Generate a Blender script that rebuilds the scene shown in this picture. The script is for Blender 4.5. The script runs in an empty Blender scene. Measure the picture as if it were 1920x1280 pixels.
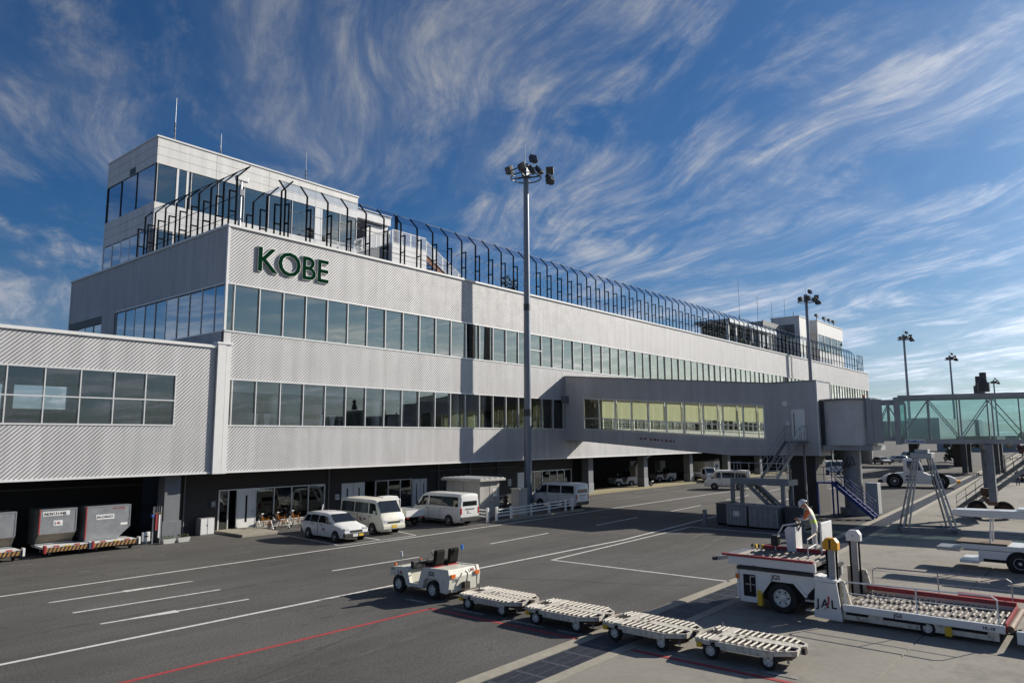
import bpy, bmesh, math, random
from mathutils import Vector, Matrix, Euler
random.seed(7)
R = math.radians
SC = bpy.context.scene
COL = SC.collection

# ------------------------------------------------------------------ camera
H = 5.5
YAW, PITCH, ROLL, FPX = 40.07, 7.49, 0.24, 1365.5
cam_d = bpy.data.cameras.new('camera'); cam = bpy.data.objects.new('camera', cam_d); COL.objects.link(cam)
y_, p_, r_ = R(YAW), R(PITCH), R(ROLL)
fw = Vector((math.cos(y_)*math.cos(p_), math.sin(y_)*math.cos(p_), math.sin(p_)))
rt = Vector((math.sin(y_), -math.cos(y_), 0)); dn = fw.cross(rt)
rt2 = rt*math.cos(r_) + dn*math.sin(r_); dn2 = -rt*math.sin(r_) + dn*math.cos(r_)
cam.matrix_world = Matrix.Translation((0, 0, H)) @ Matrix((rt2, -dn2, -fw)).transposed().to_4x4()
cam_d.sensor_width = 36; cam_d.lens = FPX/1920*36; cam_d.clip_start = .1; cam_d.clip_end = 6000
SC.camera = cam
SC.render.resolution_x, SC.render.resolution_y = 1024, 682

# ------------------------------------------------------------------ light
SUNV = Vector((1.9, -.8, 1.0)).normalized()
EL = math.asin(SUNV.z); AZ = math.atan2(SUNV.x, SUNV.y)
W = bpy.data.worlds.new('World'); SC.world = W; W.use_nodes = True
nt = W.node_tree; nt.nodes.clear()
def N(t, **k):
    n = nt.nodes.new(t)
    for a, b in k.items(): setattr(n, a, b)
    return n
def L(a, b): nt.links.new(a, b)
def MA(op, a, b=None, c=None, clamp=False):
    n = N('ShaderNodeMath', operation=op); n.use_clamp = clamp
    for i, v in enumerate((a, b, c)):
        if v is None: continue
        if isinstance(v, (int, float)): n.inputs[i].default_value = v
        else: L(v, n.inputs[i])
    return n.outputs[0]
sky = N('ShaderNodeTexSky', sky_type='NISHITA'); sky.sun_disc = False
sky.sun_elevation = EL; sky.sun_rotation = AZ; sky.altitude = 0; sky.air_density = 1.0; sky.dust_density = 1.3; sky.ozone_density = 1.0
tc = N('ShaderNodeTexCoord'); sep = N('ShaderNodeSeparateXYZ'); L(tc.outputs['Generated'], sep.inputs[0])
zz = MA('ADD', MA('MAXIMUM', sep.outputs[2], 0.0), .10)
px_ = MA('DIVIDE', sep.outputs[0], zz); py_ = MA('DIVIDE', sep.outputs[1], zz)
cmb = N('ShaderNodeCombineXYZ'); L(px_, cmb.inputs[0]); L(py_, cmb.inputs[1])
def vmap(rot, sc, loc=(0, 0, 0), warp=None):
    m = N('ShaderNodeMapping'); m.inputs['Rotation'].default_value = (0, 0, R(-rot)); L(cmb.outputs[0], m.inputs['Vector']); v = m.outputs[0]
    if warp is not None:
        va = N('ShaderNodeVectorMath', operation='ADD'); L(v, va.inputs[0]); L(warp, va.inputs[1]); v = va.outputs[0]
    m2 = N('ShaderNodeMapping'); m2.inputs['Scale'].default_value = sc; m2.inputs['Location'].default_value = loc
    L(v, m2.inputs['Vector']); return m2.outputs[0]
def noise(vec, scale, det, rough, dist, out='Fac'):
    n = N('ShaderNodeTexNoise'); n.inputs['Scale'].default_value = scale; n.inputs['Detail'].default_value = det
    n.inputs['Roughness'].default_value = rough; n.inputs['Distortion'].default_value = dist; L(vec, n.inputs['Vector']); return n.outputs[out]
def ramp(v, a, b, lo=0., hi=1.):
    m = N('ShaderNodeMapRange'); m.interpolation_type = 'SMOOTHSTEP'; L(v, m.inputs[0]); m.inputs[1].default_value = a; m.inputs[2].default_value = b
    m.inputs[3].default_value = lo; m.inputs[4].default_value = hi; return m.outputs[0]
# cirrus: long hooked streaks (fine fibres) inside broad soft patches, combed by one high wind
WD = 62
wn = N('ShaderNodeVectorMath', operation='SUBTRACT'); L(noise(vmap(WD, (.8, 1.0, 1), (4.2, 1.7, 0)), 1.0, 2, .5, 0, 'Color'), wn.inputs[0]); wn.inputs[1].default_value = (.5, .5, .5)
wsx = N('ShaderNodeVectorMath', operation='SCALE'); L(wn.outputs[0], wsx.inputs[0]); wsx.inputs['Scale'].default_value = .72
wv = wsx.outputs[0]
patch = ramp(noise(vmap(WD, (1.0, 1.7, 1), (7.3, 1.4, 0), wv), 1.4, 7, .64, .25), .42, .66)
big = ramp(noise(vmap(WD, (.45, .6, 1), (1.1, 9.4, 0)), 1.0, 2, .5, 0), .28, .58, .50, 1.)
fib = ramp(noise(vmap(WD, (.75, 4.4, 1), (3.1, 7.7, 0), wv), 1.7, 10, .66, .30), .34, .66)
fine = ramp(noise(vmap(WD+5, (1.6, 9.5, 1), (1.4, 0.3, 0), wv), 2.4, 8, .70, .25), .22, .72, .30, 1.)
cl = MA('MULTIPLY', MA('MULTIPLY', MA('MULTIPLY', patch, big), MA('ADD', MA('MULTIPLY', fib, .85), .18)), fine)
veil = ramp(noise(vmap(WD-10, (.5, 1.4, 1), (8.8, 3.3, 0), wv), 1.2, 8, .66, .2), .42, .8, 0, .20)
low = ramp(sep.outputs[2], 0., .24, .24, 0.)   # the veil thickens towards the horizon
cl = MA('MINIMUM', MA('ADD', MA('ADD', MA('MULTIPLY', cl, 1.32), veil), low), .92)
hs = N('ShaderNodeHueSaturation'); hs.inputs['Saturation'].default_value = 1.12
tint = N('ShaderNodeMix', data_type='RGBA', blend_type='MULTIPLY'); tint.inputs[0].default_value = 1; tint.inputs[7].default_value = (.49, .74, 1.08, 1)   # daylight white balance of the camera
L(sky.outputs[0], tint.inputs[6]); L(tint.outputs[2], hs.inputs['Color'])
# cloud brightness follows the air's brightness around it
bw = N('ShaderNodeRGBToBW'); L(sky.outputs[0], bw.inputs[0])
cv = MA('ADD', MA('MULTIPLY', bw.outputs[0], 1.25), 2.0)
cc = N('ShaderNodeCombineXYZ'); L(MA('MULTIPLY', cv, .92), cc.inputs[0]); L(cv, cc.inputs[1]); L(MA('MULTIPLY', cv, 1.17), cc.inputs[2])
mixc = N('ShaderNodeMix', data_type='RGBA'); L(cl, mixc.inputs[0]); L(hs.outputs[0], mixc.inputs[6]); L(cc.outputs[0], mixc.inputs[7])
bg = N('ShaderNodeBackground'); bg.inputs[1].default_value = .05; L(mixc.outputs[2], bg.inputs[0])
wo = N('ShaderNodeOutputWorld'); L(bg.outputs[0], wo.inputs[0])
sd = bpy.data.lights.new('sun', 'SUN'); sun = bpy.data.objects.new('sun', sd); COL.objects.link(sun)
sd.energy = 5.0; sd.angle = R(.5); sd.color = (1, .93, .82)
sun.rotation_euler = (-SUNV).to_track_quat('-Z', 'Y').to_euler()
SC.view_settings.view_transform = 'Standard'; SC.view_settings.look = 'None'; SC.view_settings.exposure = .45; SC.view_settings.gamma = 1
SC.view_settings.use_curve_mapping = False
try:
    SC.cycles.use_denoising = True; SC.cycles.max_bounces = 8; SC.cycles.transparent_max_bounces = 24; SC.cycles.caustics_reflective = False; SC.cycles.caustics_refractive = False
except Exception: pass

# ------------------------------------------------------------------ materials
MT = {}
def mat(name, col, rough=.6, metal=0., var=.12, scale=3., bump=0., bscale=40., spec=.5, var2=0., scale2=.25, coat=0., dirt=None, dscale=.8, dlo=.5, dhi=.75):
    m = bpy.data.materials.new(name); m.use_nodes = True; t = m.node_tree; b = t.nodes['Principled BSDF']
    b.inputs['Roughness'].default_value = rough; b.inputs['Metallic'].default_value = metal; b.inputs['Specular IOR Level'].default_value = spec
    b.inputs['Coat Weight'].default_value = coat; b.inputs['Coat Roughness'].default_value = .08
    tcn = t.nodes.new('ShaderNodeTexCoord')
    def nz(s, d=5, r=.6):
        n = t.nodes.new('ShaderNodeTexNoise'); n.inputs['Scale'].default_value = s; n.inputs['Detail'].default_value = d; n.inputs['Roughness'].default_value = r
        t.links.new(tcn.outputs['Object'], n.inputs['Vector']); return n.outputs['Fac']
    def mr(v, lo, hi, a=.25, c=.75):
        q = t.nodes.new('ShaderNodeMapRange'); t.links.new(v, q.inputs[0]); q.inputs[1].default_value = a; q.inputs[2].default_value = c; q.inputs[3].default_value = lo; q.inputs[4].default_value = hi; return q.outputs[0]
    def mul(ca, v):
        x = t.nodes.new('ShaderNodeMix'); x.data_type = 'RGBA'; x.blend_type = 'MULTIPLY'; x.inputs[0].default_value = 1
        if isinstance(ca, tuple): x.inputs[6].default_value = ca
        else: t.links.new(ca, x.inputs[6])
        t.links.new(v, x.inputs[7]); return x.outputs[2]
    c = tuple(col)+(1,)
    if var > 0: c = mul(c, mr(nz(scale), 1-var, 1+var))
    if var2 > 0: c = mul(c, mr(nz(scale2, 4), 1-var2, 1+var2))
    if dirt:
        x = t.nodes.new('ShaderNodeMix'); x.data_type = 'RGBA'; t.links.new(mr(nz(dscale, 8, .7), 0, .85, dlo, dhi), x.inputs[0])
        if isinstance(c, tuple): x.inputs[6].default_value = c
        else: t.links.new(c, x.inputs[6])
        x.inputs[7].default_value = tuple(dirt)+(1,); c = x.outputs[2]
    if isinstance(c, tuple): b.inputs['Base Color'].default_value = c
    else: t.links.new(c, b.inputs['Base Color'])
    if var > 0: t.links.new(mr(nz(scale*2.3), max(.02, rough-.08), min(1, rough+.08)), b.inputs['Roughness'])
    if bump > 0:
        bp = t.nodes.new('ShaderNodeBump'); bp.inputs['Strength'].default_value = bump; bp.inputs['Distance'].default_value = .02
        t.links.new(nz(bscale, 6), bp.inputs['Height']); t.links.new(bp.outputs[0], b.inputs['Normal'])
    if name == 'asphalt':
        mp = t.nodes.new('ShaderNodeMapping'); mp.inputs['Scale'].default_value = (.035, .75, 1); t.links.new(tcn.outputs['Object'], mp.inputs['Vector'])
        n = t.nodes.new('ShaderNodeTexNoise'); n.inputs['Scale'].default_value = 1.0; n.inputs['Detail'].default_value = 6; n.inputs['Roughness'].default_value = .65; t.links.new(mp.outputs[0], n.inputs['Vector'])
        c = mul(c, mr(n.outputs['Fac'], .80, 1.16, .3, .7))
        st = nz(1.7, 3, .5); c = mul(c, mr(st, .62, 1.0, .24, .36))      # oil drips
        t.links.new(c, b.inputs['Base Color'])
    if name in ('silver_panel', 'white_cladding', 'shed_panel'):
        mp = t.nodes.new('ShaderNodeMapping'); mp.inputs['Scale'].default_value = (1.6, 1.6, .12); t.links.new(tcn.outputs['Object'], mp.inputs['Vector'])
        n = t.nodes.new('ShaderNodeTexNoise'); n.inputs['Scale'].default_value = 1.0; n.inputs['Detail'].default_value = 5; n.inputs['Roughness'].default_value = .6; t.links.new(mp.outputs[0], n.inputs['Vector'])
        c = mul(c, mr(n.outputs['Fac'], .86, 1.06, .3, .65)); t.links.new(c, b.inputs['Base Color'])      # rain streaks
    MT[name] = m; return m
def glass(name, tint, refl, rough=.02, refl_tint=(.9, .95, .95), wave=0., ior=1.45):
    m = bpy.data.materials.new(name); m.use_nodes = True; t = m.node_tree; t.nodes.clear()
    o = t.nodes.new('ShaderNodeOutputMaterial'); tr = t.nodes.new('ShaderNodeBsdfTransparent'); gl = t.nodes.new('ShaderNodeBsdfGlossy')
    tr.inputs[0].default_value = tuple(tint)+(1,); gl.inputs[0].default_value = tuple(refl_tint)+(1,); gl.inputs['Roughness'].default_value = rough
    lw = t.nodes.new('ShaderNodeFresnel'); lw.inputs[0].default_value = ior
    a = t.nodes.new('ShaderNodeMath'); a.operation = 'ADD'; a.use_clamp = True; t.links.new(lw.outputs[0], a.inputs[0]); a.inputs[1].default_value = refl
    mx = t.nodes.new('ShaderNodeMixShader'); t.links.new(a.outputs[0], mx.inputs[0]); t.links.new(tr.outputs[0], mx.inputs[1]); t.links.new(gl.outputs[0], mx.inputs[2])
    if wave > 0:
        tcn = t.nodes.new('ShaderNodeTexCoord'); n = t.nodes.new('ShaderNodeTexNoise'); n.inputs['Scale'].default_value = .5; n.inputs['Detail'].default_value = 1
        t.links.new(tcn.outputs['Object'], n.inputs['Vector'])
        bp = t.nodes.new('ShaderNodeBump'); bp.inputs['Strength'].default_value = wave; bp.inputs['Distance'].default_value = .05
        t.links.new(n.outputs['Fac'], bp.inputs['Height']); t.links.new(bp.outputs[0], gl.inputs['Normal'])
    t.links.new(mx.outputs[0], o.inputs[0]); MT[name] = m; return m
mat('asphalt', (.096, .092, .087), .9, var=.55, scale=16, bump=.6, bscale=45, var2=.28, scale2=.12, spec=.25, dirt=(.085, .082, .076), dscale=.35, dlo=.5, dhi=.7)
mat('concrete', (.25, .232, .20), .9, var=.10, scale=5, bump=.15, bscale=50, var2=.16, scale2=.2, spec=.25, dirt=(.115, .11, .10), dscale=.5, dlo=.52, dhi=.75)
mat('kerb_concrete', (.30, .275, .22), .9, var=.15, scale=5, bump=.2, var2=.12, scale2=.7)
mat('ochre_concrete', (.30, .26, .15), .9, var=.15, scale=3)
mat('grate', (.095, .10, .12), .55, .4, var=.25, scale=6)
mat('pit', (.012, .012, .014), .9)
mat('white_paint_line', (.62, .61, .58), .8, var=.14, scale=8, dirt=(.16, .155, .15), dscale=3.5, dlo=.52, dhi=.72)
mat('old_paint_line', (.34, .33, .31), .85, var=.2, scale=8, dirt=(.09, .09, .085), dscale=3, dlo=.42, dhi=.66)
mat('red_paint_line', (.36, .035, .04), .8, var=.18, scale=6, dirt=(.10, .05, .05), dscale=3, dlo=.55, dhi=.8)
mat('silver_panel', (.57, .565, .57), .62, .15, var=.04, scale=.6, var2=.05, scale2=.08, dirt=(.54, .53, .52), dscale=.35, dlo=.55, dhi=.85)
mat('white_trim', (.72, .72, .71), .45, var=.05, scale=2, dirt=(.5, .49, .47), dscale=1.5, dlo=.6, dhi=.9)
mat('white_cladding', (.70, .69, .67), .5, var=.04, scale=1.2, dirt=(.52, .51, .49), dscale=.6, dlo=.55, dhi=.85)
mat('cladding_joint', (.22, .22, .22), .8)
mat('mullion', (.70, .70, .69), .4, .3, var=.05)
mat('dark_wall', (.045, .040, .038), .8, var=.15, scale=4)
mat('grey_column', (.16, .17, .185), .7, var=.1, scale=3, dirt=(.10, .10, .11), dscale=1.5)
mat('soffit', (.10, .10, .10), .8)
mat('roof_deck', (.14, .14, .14), .9, var=.1)
mat('interior_white', (.75, .75, .72), .7, var=.03)
mat('interior_floor', (.22, .20, .17), .5, var=.06)
mat('interior_wall', (.42, .40, .35), .8, var=.25, scale=1.2, var2=.2, scale2=.3)
mat('interior_dark', (.05, .05, .055), .7, var=.2)
mat('corridor_inside', (.80, .78, .62), .7, var=.03)
mat('black_steel', (.010, .010, .011), .85, .0, var=.1, spec=.0)
mat('dark_grey_steel', (.06, .065, .07), .5, .4, var=.12)
mat('grey_steel', (.20, .215, .235), .5, .45, var=.12, scale=3, dirt=(.11, .11, .115), dscale=2)
mat('galvanised', (.34, .355, .37), .42, .7, var=.1, scale=4)
mat('bridge_grey', (.33, .34, .35), .5, .1, var=.06, scale=2, dirt=(.22, .22, .22), dscale=.8)
mat('rotunda_paint', (.56, .56, .56), .5, 0, var=.05, scale=1.5, dirt=(.42, .42, .41), dscale=.9)
mat('blind', (.82, .82, .74), .8, var=.0)
mat('mast_paint', (.20, .225, .265), .42, .35, var=.06, scale=2)
mat('blue_steel', (.02, .05, .22), .45, .2, var=.12)
mat('white_vehicle', (.72, .72, .71), .32, 0, var=.03, scale=3, coat=.3, dirt=(.55, .54, .51), dscale=2, dlo=.6, dhi=.95)
mat('cream_vehicle', (.72, .70, .60), .38, 0, var=.04, scale=3, coat=.2, dirt=(.45, .40, .32), dscale=4, dlo=.58, dhi=.85)
mat('worn_white', (.60, .56, .48), .55, 0, var=.14, scale=7, dirt=(.16, .09, .05), dscale=6, dlo=.50, dhi=.70)
mat('silver_vehicle', (.42, .43, .44), .3, .6, var=.03, coat=.4)
mat('tyre', (.018, .018, .018), .85, var=.15, scale=10)
mat('rim', (.62, .62, .60), .45, .2, var=.08, dirt=(.3, .28, .25), dscale=8, dlo=.55, dhi=.8)
mat('steel_rim', (.45, .45, .45), .4, .4, var=.1)
mat('black_plastic', (.022, .022, .023), .6, var=.1)
mat('dark_void', (.010, .010, .011), .9)
mat('car_glass', (.015, .018, .02), .06, 0, var=0, spec=.8)
mat('orange_lamp', (.75, .16, .02), .3, var=.05)
mat('red_lamp', (.45, .02, .02), .3, var=.05)
mat('clear_lamp', (.65, .67, .68), .15, .2, var=.05)
mat('blue_lamp', (.05, .25, .75), .2, var=0)
mat('red_rail', (.33, .03, .035), .5, var=.15, scale=6, dirt=(.14, .05, .05), dscale=4)
mat('roller', (.20, .18, .16), .65, .1, var=.3, scale=8, dirt=(.09, .06, .04), dscale=6)
mat('deck_plate', (.17, .15, .135), .6, .3, var=.3, scale=7, dirt=(.08, .055, .04), dscale=5, dlo=.48, dhi=.7)
mat('rusty_steel', (.14, .085, .055), .75, .2, var=.35, scale=8)
mat('rusty_dark', (.045, .036, .03), .8, .1, var=.3, scale=8)
mat('yellow_paint', (.68, .42, .02), .5, var=.08)
mat('amber_paint', (.72, .33, .01), .5, var=.06)
mat('shaded_amber', (.38, .19, .05), .6, var=.15)  # amber stripe paint, darkened to carry the shade the dollies stand in
mat('hazard_black', (.02, .02, .02), .6)
mat('plate_white', (.7, .7, .7), .5)
mat('plate_yellow', (.75, .50, .03), .5)
mat('sign_green', (.004, .03, .014), .8, var=.0, spec=.0)
mat('sign_white', (.80, .80, .78), .4)
mat('text_black', (.02, .02, .022), .6)
mat('text_red', (.45, .02, .03), .6)
mat('faded_red', (.20, .075, .075), .8)
mat('tyre_mark', (.050, .049, .048), .85, var=.3, scale=5, dirt=(.096, .092, .087), dscale=.9, dlo=.42, dhi=.60)
mat('crack_seal', (.035, .034, .034), .7, var=.2)
mat('text_blue', (.04, .10, .35), .6)
mat('seat_black', (.014, .013, .012), .85, var=.2, scale=8, spec=.15)
mat('uld_metal', (.40, .41, .42), .36, .65, var=.10, scale=2.5, bump=.3, bscale=2.2, dirt=(.26, .26, .26), dscale=1.5)
mat('uld_lower', (.17, .15, .12), .7, .2, var=.3, scale=4)
mat('terracotta_wood', (.22, .07, .03), .7, var=.1)
mat('bike_orange', (.75, .26, .02), .4, var=.05)
mat('shed_panel', (.40, .385, .35), .7, var=.06, scale=1.5, dirt=(.28, .27, .25), dscale=1)
mat('planter_white', (.6, .6, .57), .7, var=.06)
mat('leaf', (.05, .085, .03), .7, var=.35, scale=9)
mat('leaf_dark', (.03, .05, .028), .75, var=.35, scale=6)
mat('leaf_red', (.14, .06, .045), .75, var=.4, scale=3)
mat('bark', (.09, .07, .05), .9, var=.2)
mat('far_building', (.30, .31, .33), .8, var=.1, scale=.2)
mat('skin', (.42, .24, .16), .6, var=.05)
mat('overall_white', (.62, .62, .62), .85, var=.08, scale=9)
mat('hivis_orange', (.70, .17, .06), .8, var=.08)
mat('hivis_green', (.62, .80, .08), .6)
mat('navy_cloth', (.05, .065, .11), .85, var=.1)
mat('helmet_white', (.75, .75, .74), .3, coat=.4)
mat('shoe_black', (.02, .02, .02), .6)
mat('wood_plank', (.12, .08, .05), .8, var=.25, scale=4)
glass('glass_upper', (.52, .54, .50), .34, .015, (.92, .87, .73), wave=.09)
glass('glass_lower', (.95, .97, .96), .085, .015, (.88, .90, .88), wave=.05, ior=1.35)
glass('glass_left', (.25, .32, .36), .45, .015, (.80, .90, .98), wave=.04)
glass('glass_screen', (.96, .97, .985), .015, ior=1.0)
glass('glass_screen_tint', (.80, .84, .90), .03, ior=1.0)
glass('glass_shop', (.55, .60, .60), .08)
glass('glass_corridor', (.95, .96, .92), .02, ior=1.25)
glass('glass_bridge', (.82, .91, .90), .05, .05, (.88, .95, .94))

# ------------------------------------------------------------------ mesh helpers
class MB:
    def __init__(s): s.v = []; s.f = []
    def add(s, vs, fs):
        n = len(s.v); s.v += [tuple(q) for q in vs]; s.f += [tuple(i+n for i in q) for q in fs]; return s
    def box(s, x0, x1, y0, y1, z0, z1):
        return s.add([(x0,y0,z0),(x1,y0,z0),(x1,y1,z0),(x0,y1,z0),(x0,y0,z1),(x1,y0,z1),(x1,y1,z1),(x0,y1,z1)],
                     [(0,3,2,1),(4,5,6,7),(0,1,5,4),(1,2,6,5),(2,3,7,6),(3,0,4,7)])
    def cbox(s, c, d): return s.box(c[0]-d[0]/2, c[0]+d[0]/2, c[1]-d[1]/2, c[1]+d[1]/2, c[2]-d[2]/2, c[2]+d[2]/2)
    def beam(s, a, b, w, h=None, up=(0,0,1)):
        a, b = Vector(a), Vector(b); h = h or w; d = (b-a).normalized(); u = Vector(up)
        if abs(d.dot(u)) > .98: u = Vector((1,0,0)) if abs(d.x) < .9 else Vector((0,1,0))
        r = d.cross(u).normalized(); u = r.cross(d); vs = []
        for p in (a, b):
            for i, j in ((-1,-1),(1,-1),(1,1),(-1,1)): vs.append(p + r*(i*w/2) + u*(j*h/2))
        return s.add(vs, [(3,2,1,0),(4,5,6,7),(0,1,5,4),(1,2,6,5),(2,3,7,6),(3,0,4,7)])
    def cyl(s, a, b, r0, r1=None, n=12, caps=True):
        a, b = Vector(a), Vector(b); r1 = r0 if r1 is None else r1; d = (b-a).normalized()
        u = Vector((0,0,1)) if abs(d.z) < .9 else Vector((1,0,0)); x = d.cross(u).normalized(); y = x.cross(d); vs = []
        for p, r in ((a, r0), (b, r1)):
            for i in range(n): t = 2*math.pi*i/n; vs.append(p + x*(r*math.cos(t)) + y*(r*math.sin(t)))
        fs = [(i, (i+1) % n, n+(i+1) % n, n+i) for i in range(n)]
        if caps: fs += [tuple(range(n-1, -1, -1)), tuple(range(n, 2*n))]
        return s.add(vs, fs)
    def tube(s, pts, r, n=8):
        for i in range(len(pts)-1): s.cyl(pts[i], pts[i+1], r, r, n)
        return s
    def prism(s, poly, axis, a, b):
        # poly in the two other axes (order: x->(y,z), y->(x,z), z->(x,y))
        def P(q, t): return {'x': (t, q[0], q[1]), 'y': (q[0], t, q[1]), 'z': (q[0], q[1], t)}[axis]
        n = len(poly)
        return s.add([P(q, a) for q in poly]+[P(q, b) for q in poly], [tuple(range(n-1, -1, -1)), tuple(range(n, 2*n))]+[(i, (i+1) % n, n+(i+1) % n, n+i) for i in range(n)])
    def lathe(s, prof, c, axis='z', n=16):
        vs = []; m = len(prof)
        for i in range(n):
            t = 2*math.pi*i/n; ct, st = math.cos(t), math.sin(t)
            for r, h in prof:
                q = {'z': (r*ct, r*st, h), 'x': (h, r*ct, r*st), 'y': (r*st, h, r*ct)}[axis]
                vs.append((q[0]+c[0], q[1]+c[1], q[2]+c[2]))
        fs = []
        for i in range(n):
            for j in range(m-1):
                a = i*m+j; b = ((i+1) % n)*m+j
                fs.append((a, b, b+1, a+1))
        return s.add(vs, fs)
    def quadp(s, p, thick=.012, off=.006):
        # a thin plate on the quad p, standing proud by off
        p = [Vector(q) for q in p]; n = (p[1]-p[0]).cross(p[3]-p[0]).normalized()
        k = len(p); vs = [q + n*off for q in p] + [q + n*(off-thick) for q in p]
        return s.add(vs, [tuple(range(k)), tuple(range(2*k-1, k-1, -1))]+[(i, k+i, k+(i+1) % k, (i+1) % k) for i in range(k)])
    def build(s, name, m, parent=None, smooth=0, bevel=0, label=None, kind=None, world=None, fix=True):
        o0 = (0,0,0)
        if world is None: world = False
        if world and parent is not None:
            p = parent; ox = oy = oz = 0
            while p is not None: ox += p.location.x; oy += p.location.y; oz += p.location.z; p = p.parent
            o0 = (ox, oy, oz)
        me = bpy.data.meshes.new(name)
        me.from_pydata([(a-o0[0], b-o0[1], c-o0[2]) for a, b, c in s.v], [], s.f)
        if fix:
            bm = bmesh.new(); bm.from_mesh(me); bmesh.ops.recalc_face_normals(bm, faces=bm.faces); bm.to_mesh(me); bm.free()
        me.materials.append(MT[m])
        o = bpy.data.objects.new(name, me); COL.objects.link(o); o.parent = parent
        if smooth:
            for q in me.polygons: q.use_smooth = True
            me.set_sharp_from_angle(angle=R(smooth))
        if bevel:
            b = o.modifiers.new('bevel', 'BEVEL'); b.width = bevel; b.segments = 2; b.limit_method = 'ANGLE'; b.angle_limit = R(35)
        if label: o['label'] = label
        if kind: o['kind'] = kind
        return o
def thing(name, loc, label, cat, group=None, rz=0):
    o = bpy.data.objects.new(name, None); COL.objects.link(o); o.location = loc; o.rotation_euler = (0, 0, rz); o.empty_display_size = .3
    o['label'] = label; o['category'] = cat
    if group: o['group'] = group
    return o
def copy_tree(o, parent=None):
    c = o.copy(); COL.objects.link(c); c.parent = parent
    for ch in list(o.children): copy_tree(ch, c)
    return c
def inst(src, parent, loc, rot=None):
    o = bpy.data.objects.new(src.name.split('.')[0], src.data); COL.objects.link(o); o.parent = parent; o.location = loc
    if rot: o.rotation_euler = rot
    return o
def text(name, s, size, m, parent, loc, rot, ext=.004, off=0., sx=1., bold=False, align='LEFT'):
    cu = bpy.data.curves.new(name, 'FONT'); cu.body = s; cu.size = size; cu.extrude = ext; cu.offset = off + (.02*size if bold else 0); cu.align_x = align
    cu.resolution_u = 3
    to = bpy.data.objects.new(name+'_tmp', cu); COL.objects.link(to)
    dg = bpy.context.evaluated_depsgraph_get(); me = bpy.data.meshes.new_from_object(to.evaluated_get(dg)); bpy.data.objects.remove(to)
    me.materials.clear(); me.materials.append(MT[m])
    o = bpy.data.objects.new(name, me); COL.objects.link(o); o.parent = parent; o.location = loc; o.rotation_euler = rot; o.scale = (sx, 1, 1)
    return o
RXF = (R(90), 0, 0)              # text facing -Y, reading +X
RXL = (R(90), 0, R(-90))         # text facing -X, reading towards -Y
def struct(o): o['kind'] = 'structure'; return o
def clip_u(poly, lo, hi, ax):
    def half(P, f):
        out = []
        for i in range(len(P)):
            a, b = P[i], P[(i+1) % len(P)]; fa, fb = f(a), f(b)
            if fa >= 0: out.append(a)
            if (fa >= 0) != (fb >= 0):
                t = fa/(fa-fb); out.append(tuple(a[k]+(b[k]-a[k])*t for k in range(len(a))))
        return out
    poly = half(poly, lambda q: q[ax]-lo)
    return half(poly, lambda q: hi-q[ax]) if poly else poly
def ribbed(mb, u0, u1, z0, z1, fn, p=.205, depth=.085, sgn=1, ztop=None):
    """sheet with diagonal trapezoid ribs; fn(u, z, d) -> xyz, d = depth behind the outer face. z0/z1 may be functions of u at the ends"""
    prof = [(0, 0), (.75, 0), (.77, 1), (.985, 1), (1, 0)]
    h = z1-z0; k0 = int(math.floor((u0-(h if sgn > 0 else 0))/p))-1; k1 = int(math.ceil((u1+(h if sgn < 0 else 0))/p))+1
    for k in range(k0, k1+1):
        for (a, da), (b, db) in zip(prof[:-1], prof[1:]):
            ca, cb = (k+a)*p, (k+b)*p
            P = [(ca, z0, da), (cb, z0, db), (cb+sgn*h, z1, db), (ca+sgn*h, z1, da)]
            P = clip_u(P, u0, u1, 0)
            if len(P) < 3: continue
            mb.add([fn(u, z, d*depth) for u, z, d in P], [tuple(range(len(P)))])

# ------------------------------------------------------------------ ground
def drift(x): 
    t = (x-30)/6.0
    return .06*6.0*(math.log1p(math.exp(t)) if t < 30 else t)
XS = [-60, -30] + [i*3.0 for i in range(-5, 60)] + [200, 300, 600, 2500]
g = MB(); g.box(-2500, 3500, -2500, 3500, -.8, -.35); struct(g.build('ground', 'concrete'))
def strip(lo, hi, z, m, name, xs=XS, kind=True, parent=None):
    b = MB(); n = len(xs)
    vs = [(x, lo(x), z) for x in xs]+[(x, hi(x), z) for x in xs]
    b.add(vs, [(i, i+1, n+i+1, n+i) for i in range(n-1)])
    o = b.build(name, m, parent)
    if kind: o['kind'] = 'structure'
    return o
E0, E1, E2, E3 = 12.15, 11.75, 10.75, 10.42
XSA = [-2500]+XS
asphalt = strip(lambda x: E0+drift(max(x,-60)), lambda x: 3000, 0, 'asphalt', 'asphalt_apron', XSA)
apron = strip(lambda x: -2500, lambda x: E3+drift(max(x,-60)), -.03, 'concrete', 'concrete_apron', XSA)
def kerb(lo, hi, name, lab):
    b = MB(); n = len(XS)
    vs = []
    for z in (.004, -.36):
        vs += [(x, lo+drift(x), z) for x in XS]+[(x, hi+drift(x), z) for x in XS]
    fs = []
    for i in range(n-1): fs += [(i, i+1, n+i+1, n+i), (i, 2*n+i, 2*n+i+1, i+1), (n+i, n+i+1, 3*n+i+1, 3*n+i)]
    b.add(vs, fs); return struct(b.build(name, 'kerb_concrete'))
kerb(E1, E0, 'drain_kerb', ''); kerb(E3, E2, 'drain_kerb', '')
drain = struct(MB().box(-60, -59, E2, E1, -.34, -.33).build('trench_drain', 'pit'))
strip(lambda x: E2-.001+drift(x), lambda x: E1+.001+drift(x), -.30, 'pit', 'pit_shade', kind=False, parent=drain)  # near-black sheet added as the shade below the grating
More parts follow.
